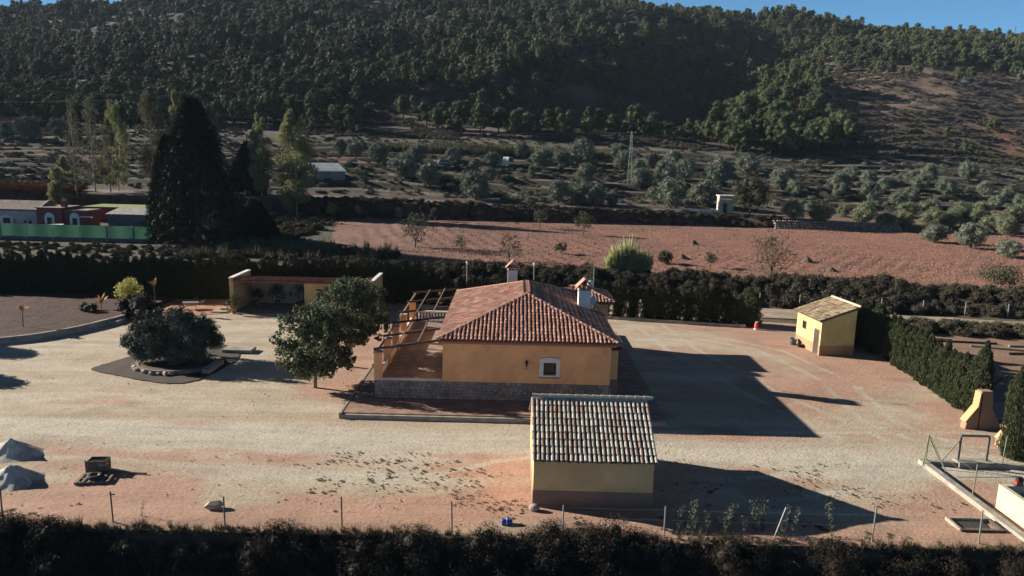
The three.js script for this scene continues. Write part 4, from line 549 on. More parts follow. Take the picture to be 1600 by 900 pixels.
{ // bucket, gas bottle
  const b = thing('bucket', 'dark grey bucket by the yellow shed\'s back left corner', 'bucket', [23.7, 0, -60.1]); mesh('pail', new THREE.LatheGeometry([[0.01, 0.02], [0.25, 0], [0.34, 0.5], [0.36, 0.52], [0.33, 0.5], [0.24, 0.04]].map((p) => new THREE.Vector2(...p)), 16), std('bucket_grey', [0.12, 0.13, 0.15], 0.6), b); mesh('handle', new THREE.TorusGeometry(0.33, 0.012, 5, 14, Math.PI).translate(0, 0.5, 0), galv, b);
  const c = thing('black_basin', 'small black basin next to the grey bucket', 'basin', [24.0, 0, -59.3]); mesh('bowl', new THREE.LatheGeometry([[0.01, 0.02], [0.18, 0], [0.26, 0.26], [0.23, 0.25], [0.16, 0.03]].map((p) => new THREE.Vector2(...p)), 14), iron, c);
  const g = thing('gas_bottle', 'red and white gas bottle at the foot of the back fence', 'gas bottle', [22.3, 0, -65.3]); mesh('cylinder', new THREE.LatheGeometry([[0.01, 0], [0.17, 0], [0.19, 0.05], [0.19, 0.5], [0.13, 0.62], [0.06, 0.66], [0.001, 0.66]].map((p) => new THREE.Vector2(...p)), 14), std('gas_red', [0.5, 0.06, 0.03], 0.5), g); mesh('foot_ring', new THREE.CylinderGeometry(0.2, 0.2, 0.12, 14, 1, true).translate(0, 0.06, 0), whiteP, g); mesh('collar', new THREE.TorusGeometry(0.1, 0.02, 6, 12).rotateX(1.57).translate(0, 0.7, 0), whiteP, g);
}
// ---------------------------------------------------------------- cypress hedges
const R0 = rng(500);
function cypressGeo(h, w, seed, size = 0.26, dense = 1, tone = CYPR) { const cl = [], r = rng(seed), n = Math.round(h * 2.2); for (let k = 0; k < n; k++) { const u = (k + 0.5) / n, q = w * (u < 0.15 ? 0.8 + u * 1.3 : u < 0.72 ? 1 : 1 - (u - 0.72) * 3.1) * (0.85 + 0.3 * r()); cl.push([(r() - 0.5) * w * 0.35, u * h, (r() - 0.5) * w * 0.35, q, h / n * 1.15, q, Math.round(260 * dense * (0.4 + q / w))]); } return crown(cl, size, tone, seed, { slim: 0.24, upright: 2.6, heart: 0.55, fill: 0.5 }); }
const stemGeo = (h, r) => bar(V(0, -0.1, 0), V(0, h, 0), r, 6, r * 0.4);
const cyp = (seeds, h, w, name, label, group, size, dense) => seeds.map((s) => tree(name, label, 'cypress', stemGeo(h * 0.8, 0.08), cypressGeo(h, w, s, size, dense, dense > 2 ? CYPR.map((c) => c.map((v) => v * 1.6)) : CYPR), barkMat, group));
{ // side hedge at right, running towards the camera
  const P = cyp([301, 302, 303, 304], 3.15, 0.5, 'hedge_cypress', 'clipped cypress in the hedge running from the yellow shed towards the camera', 'side hedge cypresses', 0.2, 2.6), spots = [];
  for (let k = 0; k < 15; k++) spots.push([lerp(29.9, 28.6, k / 14), lerp(-56.2, -42.9, k / 14)]);
  plant(P, spots, 0, (o, [x, z], i) => { o.position.set(x + (R0() - 0.5) * 0.2, 0, z); o.rotation.y = R0() * 6; const k = 0.95 + 0.14 * R0(); o.scale.set(1.05, i < 2 ? 1.08 : k, 1.05); });
  const T = cyp([311], 4.4, 0.55, 'tall_cypress', 'tall narrow cypress at the near end of the side hedge', undefined, 0.22, 2.2)[0]; T.position.set(29.0, 0, -43.6);
  const Q = cyp([312], 4.9, 0.85, 'tall_cypress', 'tall cypress cut by the right frame edge beside the oven', undefined, 0.22, 2.4)[0]; Q.position.set(26.8, 0, -36.9); Q.scale.set(0.8, 1, 0.8); const Q2 = copy(Q, [28.3, 0, -38.2], 2, [1, 0.9, 1], 'cypress behind the tall one at the right frame edge');
  const Q3 = copy(Q, [29.9, 0, -58.4], 1, [1.25, 0.78, 1.25], 'dark cypress in the shade right of the yellow shed', undefined), Q4 = copy(Q, [29.1, 0, -60.6], 3, [1.3, 0.7, 1.3], 'dark cypress behind the yellow shed\'s back right corner'); const Q5 = copy(Q, [22.0, 0, -67.3], 2.2, [1.5, 0.68, 1.2], 'broad cypress left of the yellow shed by the back fence');
}
{ // back hedge, dense at left, thinner with gaps on the right
  const P = cyp([321, 322, 323, 324, 325], 3.7, 0.85, 'back_hedge_cypress', 'dark cypress in the long hedge along the far side of the yard', 'back hedge cypresses', 0.26, 1.1), spots = [];
  for (let x = -60; x < -9; x += 0.95) spots.push([x, -73.2 + 0.25 * Math.sin(x * 0.7), 1, 1.08]);
  for (let x = -9; x < 20.5;) { spots.push([x, -73 + (x + 9) * 0.19, 0.7 + 0.3 * R0(), 0.8 + 0.16 * R0()]); x += 1.15 + 0.7 * R0() * R0(); }
  plant(P, spots, 0, (o, [x, z, w, h]) => { o.position.set(x, 0, z); o.rotation.y = R0() * 6; o.scale.set(w, h * (0.9 + 0.2 * R0()), w); if (x > 6) tag(o, 'slim cypress in the gappy row right of the house along the back fence', 'cypress', 'gappy row of back fence cypresses'); else if (x > -13) tag(o, 'dark cypress in the row directly behind the house', 'cypress', 'cypresses behind the house'); else tag(o, 'dark cypress in the dense hedge left of the house, behind bed and carport', 'cypress', 'dense back hedge cypresses'); });
  const f = thing('back_fence', 'grey post and rail fence with white posts behind the house', 'fence', [0, 0, 0]);
  for (let k = 0; k < 22; k++) { const x = -10 + k * 1.5; mesh('post', box(x - 0.05, x + 0.05, 0, 1.55, -74.15 + (x + 9) * 0.19, -74.05 + (x + 9) * 0.19), whiteP, f); }
  for (const y of [0.45, 1.0, 1.45]) mesh('rail', beam(V(-10, y, -74.33), V(21.5, y, -68.34), 0.03, 0.04), galv, f);
  mesh('base', beam(V(-10, 0.12, -71.88), V(21.5, 0.12, -65.89), 0.18, 0.26), concrete, f);
}
{ // street lamp posts behind the hedge
  for (const [x, z, l] of [[-4.6, -73.6, 'thin lamp post rising from the hedge left of the house roof'], [2.2, -73.8, 'thin lamp post rising from the hedge behind the house']]) { const t = thing('lamp_post', l, 'lamp post', [x, 0, z]); mesh('pole', bar(V(0, 0, 0), V(0, 4.1, 0), 0.05), galv, t); mesh('lantern', [new THREE.CylinderGeometry(0.12, 0.06, 0.24, 8).translate(0, 4.2, 0), new THREE.ConeGeometry(0.17, 0.1, 8).translate(0, 4.37, 0)], whiteP, t); }
}
// ---------------------------------------------------------------- shrubs of the banks, weeds, stones: uncountable
function scatter(name, geo, mat, list, label) {                    // list of [x, y, z, scale, turn, yscale]
  const o = new THREE.InstancedMesh(geo, mat, list.length), m = M4(), q = new THREE.Quaternion(), e = new THREE.Euler();
  list.forEach(([x, y, z, s, t, ys = 1, tint], i) => { q.setFromEuler(e.set(0, t, 0)); m.compose(V(x, y, z), q, V(s, s * ys, s)); o.setMatrixAt(i, m); if (tint) o.setColorAt(i, tint); });
  o.name = name; o.userData.kind = 'stuff'; o.userData.label = label; scene.add(o); return o;
}
const bushGeo = (seed, tone, size, n = 90, slim = 0.4) => crown(spread(9, 0.8, 0.6, 0.8, 0.42, 0.4, n * 1.6, seed, -0.5), size * 0.85, tone, seed, { slim, heart: n > 70 ? 0.42 : n > 50 ? 0 : 0.6, fill: 0.2 });
const BANK = [[0.04, 0.03, 0.019], [0.03, 0.028, 0.016], [0.052, 0.034, 0.022], [0.024, 0.024, 0.015]];
const tuftGeo = (seed, n, h, tone) => { const r = rng(seed), pos = [], col = []; for (let i = 0; i < n; i++) { const a = r() * 6.28, l = h * (0.5 + 0.6 * r()), s = 0.15 + 0.45 * r(), x = (r() - 0.5) * 0.35 * h, z = (r() - 0.5) * 0.35 * h, w = 0.02 * h + 0.012; const T = tone[Math.floor(r() * tone.length)]; pos.push(x - Math.sin(a) * w, 0, z + Math.cos(a) * w, x + Math.sin(a) * w, 0, z - Math.cos(a) * w, x + Math.cos(a) * l * s, l, z + Math.sin(a) * l * s); for (let k = 0; k < 3; k++) col.push(...T); } const g = new THREE.BufferGeometry(); g.setAttribute('position', new THREE.Float32BufferAttribute(pos, 3)); g.setAttribute('color', new THREE.Float32BufferAttribute(col, 3)); g.computeVertexNormals(); return g; };
{
  const r = rng(601), L = [[], [], []], tufts = [];
  for (let i = 0; i < 3000; i++) { const u = Math.pow(r(), 1.25), x = -34 + 68 * r(), z = lerp(-27.15, -23.4, u), y = u < 0.75 ? lerp(-0.6, -4.4, Math.pow(u / 0.75, 0.85)) : -4.8; L[i % 3].push([x, y - 0.58 + 0.25 * vn(x * 0.4, 3, 2), z, 0.55 + 0.75 * r() * (0.6 + 0.8 * vn(x * 0.25, 1, 9)), r() * 6, 0.8 + 0.5 * r()]); }
  for (let i = 0; i < 700; i++) tufts.push([-32 + 62 * r(), -0.05, -27.55 + 0.55 * r(), 0.25 + 0.5 * r() * vn(i * 0.1, 4, 4), r() * 6, 0.9]);
  L.forEach((l, k) => scatter('bank_shrubs' + ['', '_001', '_002'][k], bushGeo(610 + k, BANK, 0.075, 460, 0.3), leafMat, l, ['dark brown-green shrubs covering the bank', 'dry dark shrubs covering the bank', 'low dark thicket covering the bank'][k]));
  scatter('bank_grass', tuftGeo(620, 40, 0.9, [[0.16, 0.12, 0.07], [0.1, 0.085, 0.045], [0.06, 0.06, 0.03]]), leafMat, tufts, 'dry grass along the lip of the bank');
  const SP = []; for (let i = 0; i < 20; i++) { const x = 6.8 + 5.2 * r(); SP.push([i < 17 ? x : -20 + 34 * r(), 0, -28.4 + 0.7 * r(), 0.5 + 0.7 * r(), r() * 6, 1.1]); }
  scatter('tall_weeds', (() => { const q = rng(622), cl = []; for (let k = 0; k < 5; k++) { const a = q() * 6.28; for (let j = 0; j < 5; j++) cl.push([Math.cos(a) * 0.07 * j, 0.15 + j * 0.24, Math.sin(a) * 0.07 * j, 0.1, 0.13, 0.1, 6]); } return foliage(cl, 0.08, [[0.11, 0.12, 0.07], [0.08, 0.09, 0.05]], 623, { slim: 0.4 }); })(), leafMat, SP, 'thin tall weeds along the front fence');
  // weeds and stones of the yard
  const W = [], S = [], area = (n, x0, x1, z0, z1, s0, s1, l = W) => { for (let i = 0; i < n; i++) { const x = lerp(x0, x1, r()), z = lerp(z0, z1, r()); if (x > 0.9 && x < 6.6 && z < -29.8 && z > -36.2) continue; if (vn(x * 0.6, z * 0.9, 71) < 0.42) continue; l.push([x, 0, z, lerp(s0, s1, r() * r()), r() * 6, 0.45]); } };
  area(230, -9, 0.5, -34.6, -30.6, 0.07, 0.45); area(110, -13, -4, -35.6, -33.4, 0.07, 0.36); area(300, 6.8, 17, -35.6, -31.6, 0.1, 0.32); area(160, 8, 22, -32, -28.4, 0.1, 0.4); area(60, -34, -10, -36, -30, 0.1, 0.22); area(40, 10, 27, -58, -40, 0.08, 0.2); area(240, -3, 1.2, -31.5, -28.2, 0.08, 0.3); area(260, -30, 20, -29.3, -27.7, 0.15, 0.6);
  area(900, -40, 27, -62, -28, 0.02, 0.06, S); area(700, -10, 22, -36, -28, 0.02, 0.07, S);
  scatter('yard_weeds', bushGeo(630, [[0.1, 0.092, 0.05], [0.15, 0.125, 0.075], [0.07, 0.078, 0.038]], 0.2, 60), leafMat, W.map((e) => [e[0], e[1], e[2], e[3] * 0.4, e[4], 0.42]), 'low dark weeds dotted over the yard');
  scatter('yard_stones', new THREE.DodecahedronGeometry(1, 0), std('loose_stone', [0.32, 0.24, 0.17], 1), S.map((e) => [...e.slice(0, 5), 0.6]), 'loose pebbles and clods on the yard');
  // thicket along the road bank and behind the hedge
  const T = [[], []]; for (let i = 0; i < 1500; i++) { const x = -20 + 90 * r(), u = r(), d = 79.3 - 0.13 * x + 6.2 * u; T[i % 2].push([x, terrainY(x, -d) - 0.1, -d, 0.4 + 0.7 * r() * (0.5 + vn(x * 0.2, 6, 3)), r() * 6, 0.8 + 0.4 * r()]); }
  for (let i = 0; i < 1100; i++) { const x = -75 + 60 * r(), d = 78 + 20 * r(); T[i % 2].push([x, terrainY(x, -d) - 0.1, -d, x < -44 ? 0.3 + 0.3 * r() : 0.35 + 0.55 * r(), r() * 6, 0.7 + 0.4 * r()]); }
  for (let i = 0; i < 900; i++) { const x = -64 + 44 * r(), d = 98 + 44 * r(); if ((x < -44 && d < 112) || x > -33 + 3 * r()) continue; T[i % 2].push([x, terrainY(x, -d) - 0.1, -d, (x > -32 ? 0.25 : 0.6) + (x > -32 ? 0.4 : 0.9) * r() * r(), r() * 6, 0.8]); }
  for (let i = 0; i < 700; i++) { const x = -44 + 96 * r(), d = 141.6 + 4.2 * r(); T[i % 2].push([x, terrainY(x, -d) - 0.1, -d, 0.4 + 0.8 * r() * r(), r() * 6, 0.8]); }
  for (let i = 0; i < 240; i++) { const x = 30.5 + 35 * r(), z = -72.5 + 0.13 * x + 2.6 * r() * r() + (x > 30 ? 0 : 9); T[1].push([x, -0.05, z, 0.5 + 0.8 * r(), r() * 6, 0.8]); }
  T.forEach((l, k) => scatter(['roadside_thicket', 'roadside_scrub'][k], bushGeo(640 + k, [[0.06, 0.05, 0.03], [0.045, 0.045, 0.026], [0.08, 0.06, 0.04]], 0.2, 80), leafMat, l, ['brown-green thicket on the bank between road and red field', 'dry scrub along the road bank'][k]));
  // clods of the ploughed field
  const C = []; for (let i = 0; i < 26000; i++) { const d = 84 + 55 * r(), x = -14 + (0.72 * d + 16) * r(); if (d < 86 - 0.13 * x) continue; C.push([x, terrainY(x, -d), -d, 0.05 + 0.15 * r() * r(), r() * 6, 0.6]); }
  scatter('field_clods', new THREE.DodecahedronGeometry(1, 0), std('red_clod', [0.26, 0.13, 0.085], 1), C, 'clods of red earth on the ploughed field');
  const FW = []; for (let i = 0; i < 2600; i++) { const d = 86 + 54 * r(), x = -22 + (0.72 * d + 22) * r(); if (d < 87 - 0.13 * x || fbm(x / 9, d / 3.2, 41, 3) < 0.56) continue; FW.push([x, terrainY(x, -d), -d, 0.25 + 0.4 * r(), r() * 6, 0.6]); }
  scatter('field_weeds', tuftGeo(650, 22, 0.8, [[0.1, 0.095, 0.05], [0.13, 0.11, 0.06]]), leafMat, FW, 'dry weeds in strips on the ploughed field');
}
// ---------------------------------------------------------------- neighbour lot on the right, beyond the side hedge
{
  const w = [paleWood, darkWood], r = rng(701);
  const add = (x, z, L, a, i, label) => { const o = one('timber_beam', beam(V(-L / 2, 0, 0), V(L / 2, 0, 0), 0.2, 0.14), w[i % 2], label, 'timber'); o.position.set(x, 0.08 + 0.0 * i, z); o.rotation.y = a; };
  add(36, -63.5, 5.5, -0.25, 0, 'long pale beam on the ground of the lot behind the side hedge'); add(39, -62.2, 6, -0.1, 1, 'dark beam lying next to the pale one behind the side hedge'); add(41, -60.2, 4, -0.32, 0, 'short pale beam nearer the cypresses on the littered lot'); add(46, -61.2, 7, 0.03, 0, 'pale beam near the right frame edge on the littered lot'); add(43.5, -58.8, 5.5, 0.1, 1, 'dark beam below the pale ones near the right frame edge');
  const t = one('tarpaulin', (() => { const g = new THREE.PlaneGeometry(4.2, 3, 24, 18).rotateX(-Math.PI / 2), p = g.attributes.position; for (let i = 0; i < p.count; i++) { const x = p.getX(i), z = p.getZ(i); p.setY(i, 0.06 + 0.9 * Math.max(0, 1 - (x / 2.1) ** 2) * Math.max(0, 1 - (z / 1.5) ** 2) + 0.12 * fbm(x * 2, z * 2, 4, 2)); } g.computeVertexNormals(); return g; })(), std('dark_tarpaulin', [0.025, 0.028, 0.035], 0.35), 'dark glossy tarpaulin over a stack behind the oven hood', 'tarpaulin'); t.position.set(31.6, 0, -41.2);
  const v = one('white_tub', new THREE.LatheGeometry([[0.01, 0.02], [0.5, 0], [0.62, 0.4], [0.58, 0.4], [0.48, 0.05]].map((p) => new THREE.Vector2(...p)), 16), whiteP, 'white tub on the littered lot near the road', 'tub'); v.position.set(45, 0, -66.8);
  one('bent_pipe', new THREE.TubeGeometry(new THREE.CatmullRomCurve3([V(31.0, 0, -46), V(31.6, 1.4, -46), V(32.6, 1.9, -46.1), V(33.6, 1.95, -46.2)]), 16, 0.05, 6), iron, 'bent dark pipe rising behind the tall cypress', 'pipe');
  const rb = thing('road_fence', 'thin wire fence of pale posts along the far side of the dirt road', 'fence', [0, 0, 0]); for (let k = 0; k < 12; k++) { const x = 26 + k * 4, z = -79.2 + 0.13 * x; mesh('post', bar(V(x, 0, z), V(x, 1.5, z), 0.045), galv, rb); } for (const y of [0.5, 1.3]) mesh('wire', bar(V(26, y, -75.82), V(70, y, -70.1), 0.006, 3), galv, rb);
}
// ---------------------------------------------------------------- neighbour's house at left
{
  const y0 = 1.9, pink = plaster('pink_plaster', [0.46, 0.17, 0.19]), palePink = plaster('pale_wall', [0.5, 0.42, 0.42]), cement = std('cement_sheet', [0.26, 0.21, 0.18], 0.95, { map: MT.rough });
  const h = thing('pink_house', 'long low pink house with grey-brown roof behind the green mesh fence', 'house', [-74.5, y0, -114]);
  mesh('wall', [box(-9.5, 0.5, 0, 2.9, -5, 0), box(-9.5, 0.5, 2.9, 2.93, -5, 0)], pink, h); mesh('painted_wall', [box(-6.5, 0.52, 0, 2.7, 0.003, 0.03)], palePink, h); mesh('lower_wall', box(-5.9, -2.8, 0.0, 1.5, 0.032, 0.05), pink, h);
  mesh('roof', new ConvexGeometry([[-9.9, 2.9, 0.4], [0.9, 2.9, 0.4], [-9.9, 2.9, -5.4], [0.9, 2.9, -5.4], [-9.9, 4.2, -2.6], [0.9, 4.2, -2.6], [-9.9, 3.02, 0.4], [0.9, 3.02, 0.4]].map((q) => V(...q))), cement, h); mesh('verge', [beam(V(0.95, 3.0, 0.45), V(0.95, 4.28, -2.6), 0.18, 0.12)], creamP, h);
  const w = mesh('window', box(-4.7, -3.6, 0.75, 1.6, 0.052, 0.08), darkGlass, h); mesh('surround', new THREE.ExtrudeGeometry(((s) => { s.holes.push(new THREE.Path([[-4.75, 0.7], [-3.55, 0.7], [-3.55, 1.65], [-4.75, 1.65]].map((p) => new THREE.Vector2(...p)))); return s; })(new THREE.Shape([[-5.15, 0.6], [-3.15, 0.6], [-3.15, 1.75], [-4.15, 2.15], [-5.15, 1.75]].map((p) => new THREE.Vector2(...p)))), { depth: 0.06, bevelEnabled: false }).translate(0, 0, 0.052), whiteP, w);
  for (const x of [-1.6, -0.85]) { const q = mesh('window', box(x, x + 0.6, 0.5, 1.25, 0.032, 0.05), darkGlass, h); mesh('frame', [box(x - 0.06, x, 0.44, 1.31, 0.032, 0.07), box(x + 0.6, x + 0.66, 0.44, 1.31, 0.032, 0.07)], whiteP, q); }
  const a = thing('red_annex', 'dark red annex with arched white door joining the pink house', 'house', [-70.4, y0, -113.5]), red = plaster('red_plaster', [0.24, 0.07, 0.07]);
  mesh('wall', [box(-3.2, 0.6, 0, 3.3, -4.8, 0), box(0.603, 3.9, 0, 2.9, -4.6, -0.5)], red, a); mesh('roof', [new THREE.BoxGeometry(4.1, 0.12, 5.2).translate(-1.3, 3.38, -2.4), box(0.6, 4.1, 2.903, 3.0, -4.8, -0.3)], cement, a); mesh('chimney', box(-0.2, 0.5, 3.44, 4.5, -2, -1.3), red, a);
  const dsh = (x, z) => { const s = new THREE.Shape(); s.moveTo(x - 0.75, 0); s.lineTo(x + 0.75, 0); s.lineTo(x + 0.75, 1.9); s.absarc(x, 1.9, 0.75, 0, Math.PI, false); return new THREE.ExtrudeGeometry(s, { depth: 0.05, bevelEnabled: false }).translate(0, 0, z); };
  const dr = mesh('door', dsh(-1.3, 0.003), whiteP, a); mesh('leaf', box(-1.65, -0.95, 0.02, 1.9, 0.055, 0.09), darkGlass, dr); const d2 = mesh('door', dsh(2.3, -0.497), whiteP, a); mesh('leaf', box(1.95, 2.65, 0.02, 1.8, -0.445, -0.41), darkWood, d2);
  const gl = thing('lawn_roof_building', 'low building with a bright green flat roof behind the red annex', 'building', [-67.4, y0 + 0.6, -124]); mesh('wall', box(-5, 5, -0.6, 2.1, -6, 0), red, gl); mesh('roof', box(-5.2, 5.2, 2.103, 2.25, -6.2, 0.2), std('green_roof', [0.22, 0.28, 0.06], 0.95, { map: MT.rough }), gl);
  const gs = thing('grey_shed', 'grey shed with pale sheet roof right of the red annex', 'shed', [-60.5, y0, -115]); mesh('wall', box(-3, 3.4, 0, 2.4, -4, 0), stony('grey_block', [0.2, 0.19, 0.19]), gs); mesh('roof', new THREE.BoxGeometry(6.9, 0.1, 4.6).rotateX(0.16).translate(0.2, 2.85, -2), std('sheet_roof', [0.42, 0.41, 0.38], 0.6, { map: MT.rough }), gs);
  const gf = thing('green_mesh_fence', 'green shade-mesh fence on posts in front of the pink house', 'fence', [0, 1.9, -102]);
  const net = new THREE.MeshPhysicalMaterial({ color: lin(0.055, 0.145, 0.095), roughness: 1, transmission: 0.45, thickness: 0, side: THREE.DoubleSide }); net.name = 'green_mesh'; let px = -90; for (let k = 0; k < 12; k++) { const x0 = -90 + k * 3.7; { const g = new THREE.PlaneGeometry(3.66, 1.75, 14, 5), p = g.attributes.position; for (let i = 0; i < p.count; i++) p.setZ(i, 0.09 * Math.sin(p.getX(i) * 1.7 + k) * (0.5 + 0.5 * vn(p.getY(i) * 2 + k, k, 3))); g.computeVertexNormals(); mesh('mesh_panel', g.translate(x0 + 1.85, 1.2, 0), net, gf); } mesh('post', bar(V(x0, -0.1, 0.04), V(x0, 2.2, 0.04), 0.05), galv, gf); } mesh('base_wall', box(-90, -45.6, -0.2, 0.35, -0.15, -0.02), stony('base_block', [0.16, 0.15, 0.16]), gf);
  const ww = one('white_awning', new THREE.BoxGeometry(3.2, 0.05, 1.6).rotateX(0.25).rotateZ(0.06), whiteP, 'white awning slanting between the red annex and the mesh fence', 'awning'); ww.position.set(-68.5, y0 + 1.1, -108.5); const wp = one('white_awning', [new THREE.TorusGeometry(1.3, 0.09, 6, 20, 2.4).rotateX(-1.57)], whiteP, 'curved white parapet beside the red annex', 'parapet'); wp.position.set(-65.8, y0 + 2.1, -112.2); wp.name = 'curved_parapet';
  // autumn vineyard behind the pink house
  const r = rng(720), L = []; for (let i = 0; i < 620; i++) { const row = Math.floor(r() * 9), d = 130 + row * 2.2, x = -112 + 26 * r(); L.push([x, terrainY(x, -d), -d + 0.3 * r(), 0.9 + 0.5 * r(), r() * 6, 1.1]); }
  scatter('autumn_vines', bushGeo(721, [[0.2, 0.085, 0.035], [0.15, 0.06, 0.03], [0.26, 0.13, 0.05]], 0.24, 60), leafMat, L, 'rows of rust-orange autumn vines behind the pink house');
}
// ---------------------------------------------------------------- trees beyond the hedge
{
  const popGeo = (h, w, seed, tone, n = 1) => { const cl = [], r = rng(seed); const N = Math.round(h * 2.2); for (let k = 0; k < N; k++) { const u = (k + 0.5) / N, q = w * 0.68 * (u < 0.2 ? 0.5 + u * 2 : u < 0.6 ? 0.9 : 0.95 - (u - 0.6) * 1.6), a = r() * 6.28; cl.push([Math.cos(a) * q * 0.65, h * (0.1 + 0.9 * u), Math.sin(a) * q * 0.65, q * 0.5, h * 0.06, q * 0.5, Math.round(190 * n)]); } return foliage(cl, 0.36, tone, seed, { upright: 1.2, slim: 0.5, fill: 0.1 }); };
  const popTrunk = (h, w, seed) => { const r = rng(seed), g = [bar(V(0, -0.2, 0), V(0, h * 0.96, 0), 0.16, 7, 0.03)]; for (let k = 0; k < 12; k++) { const u = 0.1 + 0.7 * r(), a = r() * 6.28; g.push(bar(V(0, h * u, 0), V(Math.cos(a) * w * 0.3, h * (u + 0.2), Math.sin(a) * w * 0.3), 0.045, 4, 0.012)); } return merge(g); };
  const mk = (x, d, h, w, tone, n, seed, label, bark = paleBark) => { const t = tree('poplar', label, 'poplar', popTrunk(h, w, seed), popGeo(h, w, seed, tone, n), bark, 'poplars beyond the hedge', thinLeaf); t.position.set(x, terrainY(x, -d), -d); };
  const DULL = [[0.085, 0.08, 0.045], [0.11, 0.1, 0.055], [0.07, 0.07, 0.042]];
  mk(-86.3, 141, 10, 3.6, POPL, 1.6, 801, 'short yellow-green poplar behind the pink house'); mk(-84.6, 143, 18.5, 2.6, DULL, 0.16, 802, 'bare thin poplar, leftmost of the tall ones'); mk(-82.4, 145.5, 18.4, 3, DULL, 0.16, 803, 'bare poplar second from the left among the tall ones'); mk(-80.2, 147, 14, 3.2, DULL, 0.5, 804, 'half-bare lower poplar between bare and leafy ones');
  mk(-80.7, 151, 17.3, 4.4, POPL, 0.75, 805, 'leafy poplar with white-lit stem above the green roof'); mk(-72.9, 150, 19.2, 5.4, DULL, 1.1, 806, 'dull broad poplar left of the big black conifer'); mk(-68.2, 151, 19.6, 2.6, POPL, 1.1, 807, 'poplar whose pale tip shows above the big conifer'); mk(-60.9, 150, 17, 3.2, DULL, 1, 808, 'slim poplar just right of the big conifer'); mk(-49.8, 146, 15.5, 3.5, POPL, 1.2, 809, 'narrow yellow-green poplar left of the widest poplar'); mk(-41.5, 141, 19.2, 6.2, POPL, 2.2, 810, 'widest yellow-green poplar, rightmost of the row');
  // big dark conifers
  const con = (h, w, seed) => { const cl = [], r = rng(seed); for (let k = 0; k < 120; k++) { const u = Math.pow((k + 0.5) / 120, 0.8), a = k * 2.4, q = w * 0.5 * Math.pow(1 - u, 0.72) * (0.86 + 0.2 * r()) + 0.2; cl.push([Math.cos(a) * q * 0.8, h * (0.03 + 0.95 * u), Math.sin(a) * q * 0.8, 0.5 + q * 0.26, 1.1 + 0.6 * (1 - u), 0.5 + q * 0.26, 460]); } return crown(cl, 0.32, [[0.02, 0.023, 0.012], [0.027, 0.028, 0.014], [0.014, 0.017, 0.01]], seed, { slim: 0.32, heart: 0.3, fill: 0.15, upright: 1.2 }); };
  const c1 = tree('cedar', 'huge dark conifer towering right of the pink house', 'conifer', stemGeo(16, 0.45), con(19.5, 13.5, 821)); c1.position.set(-43.6, 1.8, -101.5); const c2 = tree('cedar', 'slimmer brownish conifer leaning against the huge dark one', 'conifer', stemGeo(12, 0.3), con(14.2, 6.5, 822)); c2.position.set(-48.4, 1.8, -104);
  const c3 = tree('cedar', 'broad dark conifer behind the two right-hand poplars', 'conifer', stemGeo(12, 0.3), con(10, 8, 823)); c3.position.set(-53.5, 5.6, -149); const c4 = tree('cedar', 'low dark conifer just right of the huge one\'s foot', 'conifer', stemGeo(6, 0.2), con(5, 7, 824)); c4.position.set(-38.2, 1.8, -108);
  // single trees and shrubs of the red field
  const small = (name, label, cat, x, d, w, h, tone, seed, o = {}) => { const t = thing(name, label, cat, [x, terrainY(x, -d), -d]); const th = h * (o.stem ?? 0.3); mesh('trunk', trunkGeo(th, 0.04 + h * 0.018, 0.03 + h * 0.012, 0.05, [[w * 0.25, h * 0.6, 0], [-w * 0.25, h * 0.65, 0.1], [0, h * 0.8, -w * 0.2]], seed), o.bark || barkMat, t); mesh('crown', crown(spread(o.n ?? 10, w * 0.42, (h - th) * 0.55, w * 0.42, th + (h - th) * 0.45, w * 0.22, o.leaves ?? 90, seed, -0.7), o.size ?? 0.26, tone, seed + 1, { slim: 0.45, fill: 0.25, heart: o.heart }), leafMat, t); return t; };
  const G1 = [[0.075, 0.08, 0.04], [0.055, 0.065, 0.032], [0.1, 0.1, 0.05]], BR = [[0.12, 0.09, 0.055], [0.09, 0.075, 0.045], [0.15, 0.11, 0.07]], YE = [[0.3, 0.24, 0.06], [0.22, 0.2, 0.06]];
  small('almond_tree', 'small round tree on the red field, left of the bigger one', 'tree', 4.6, 130, 2.9, 3.3, G1, 831, { leaves: 60 }); small('almond_tree', 'small dark tree standing alone mid red field', 'tree', 11.7, 122.5, 3.1, 3.9, G1, 832); small('sapling', 'low green sapling near the field\'s front edge', 'sapling', 6.6, 100.5, 1.9, 1.4, G1, 833, { leaves: 40 }); small('shrub', 'grey-brown airy shrub at the field edge behind the left chimney', 'shrub', -0.5, 93, 3.6, 4.0, BR, 834, { leaves: 60, stem: 0.1 });
  small('shrub', 'tall airy brown shrub at the field edge above the road', 'shrub', 30.9, 87, 5.0, 5.4, BR, 835, { n: 16, leaves: 80, stem: 0.08 }); small('shrub', 'dark low shrub right of the reed clump', 'shrub', 19.6, 94, 2.2, 1.5, CYPR, 836, { stem: 0.1 }); small('sapling', 'pale sapling on the field right of the reeds', 'sapling', 24.9, 91.8, 1.9, 1.9, G1, 837, { leaves: 30 }); small('young_tree', 'bushy green tree at the field\'s left end above the hedge', 'tree', -13.9, 104, 4.4, 5.2, G1, 838, { n: 14, stem: 0.12 });
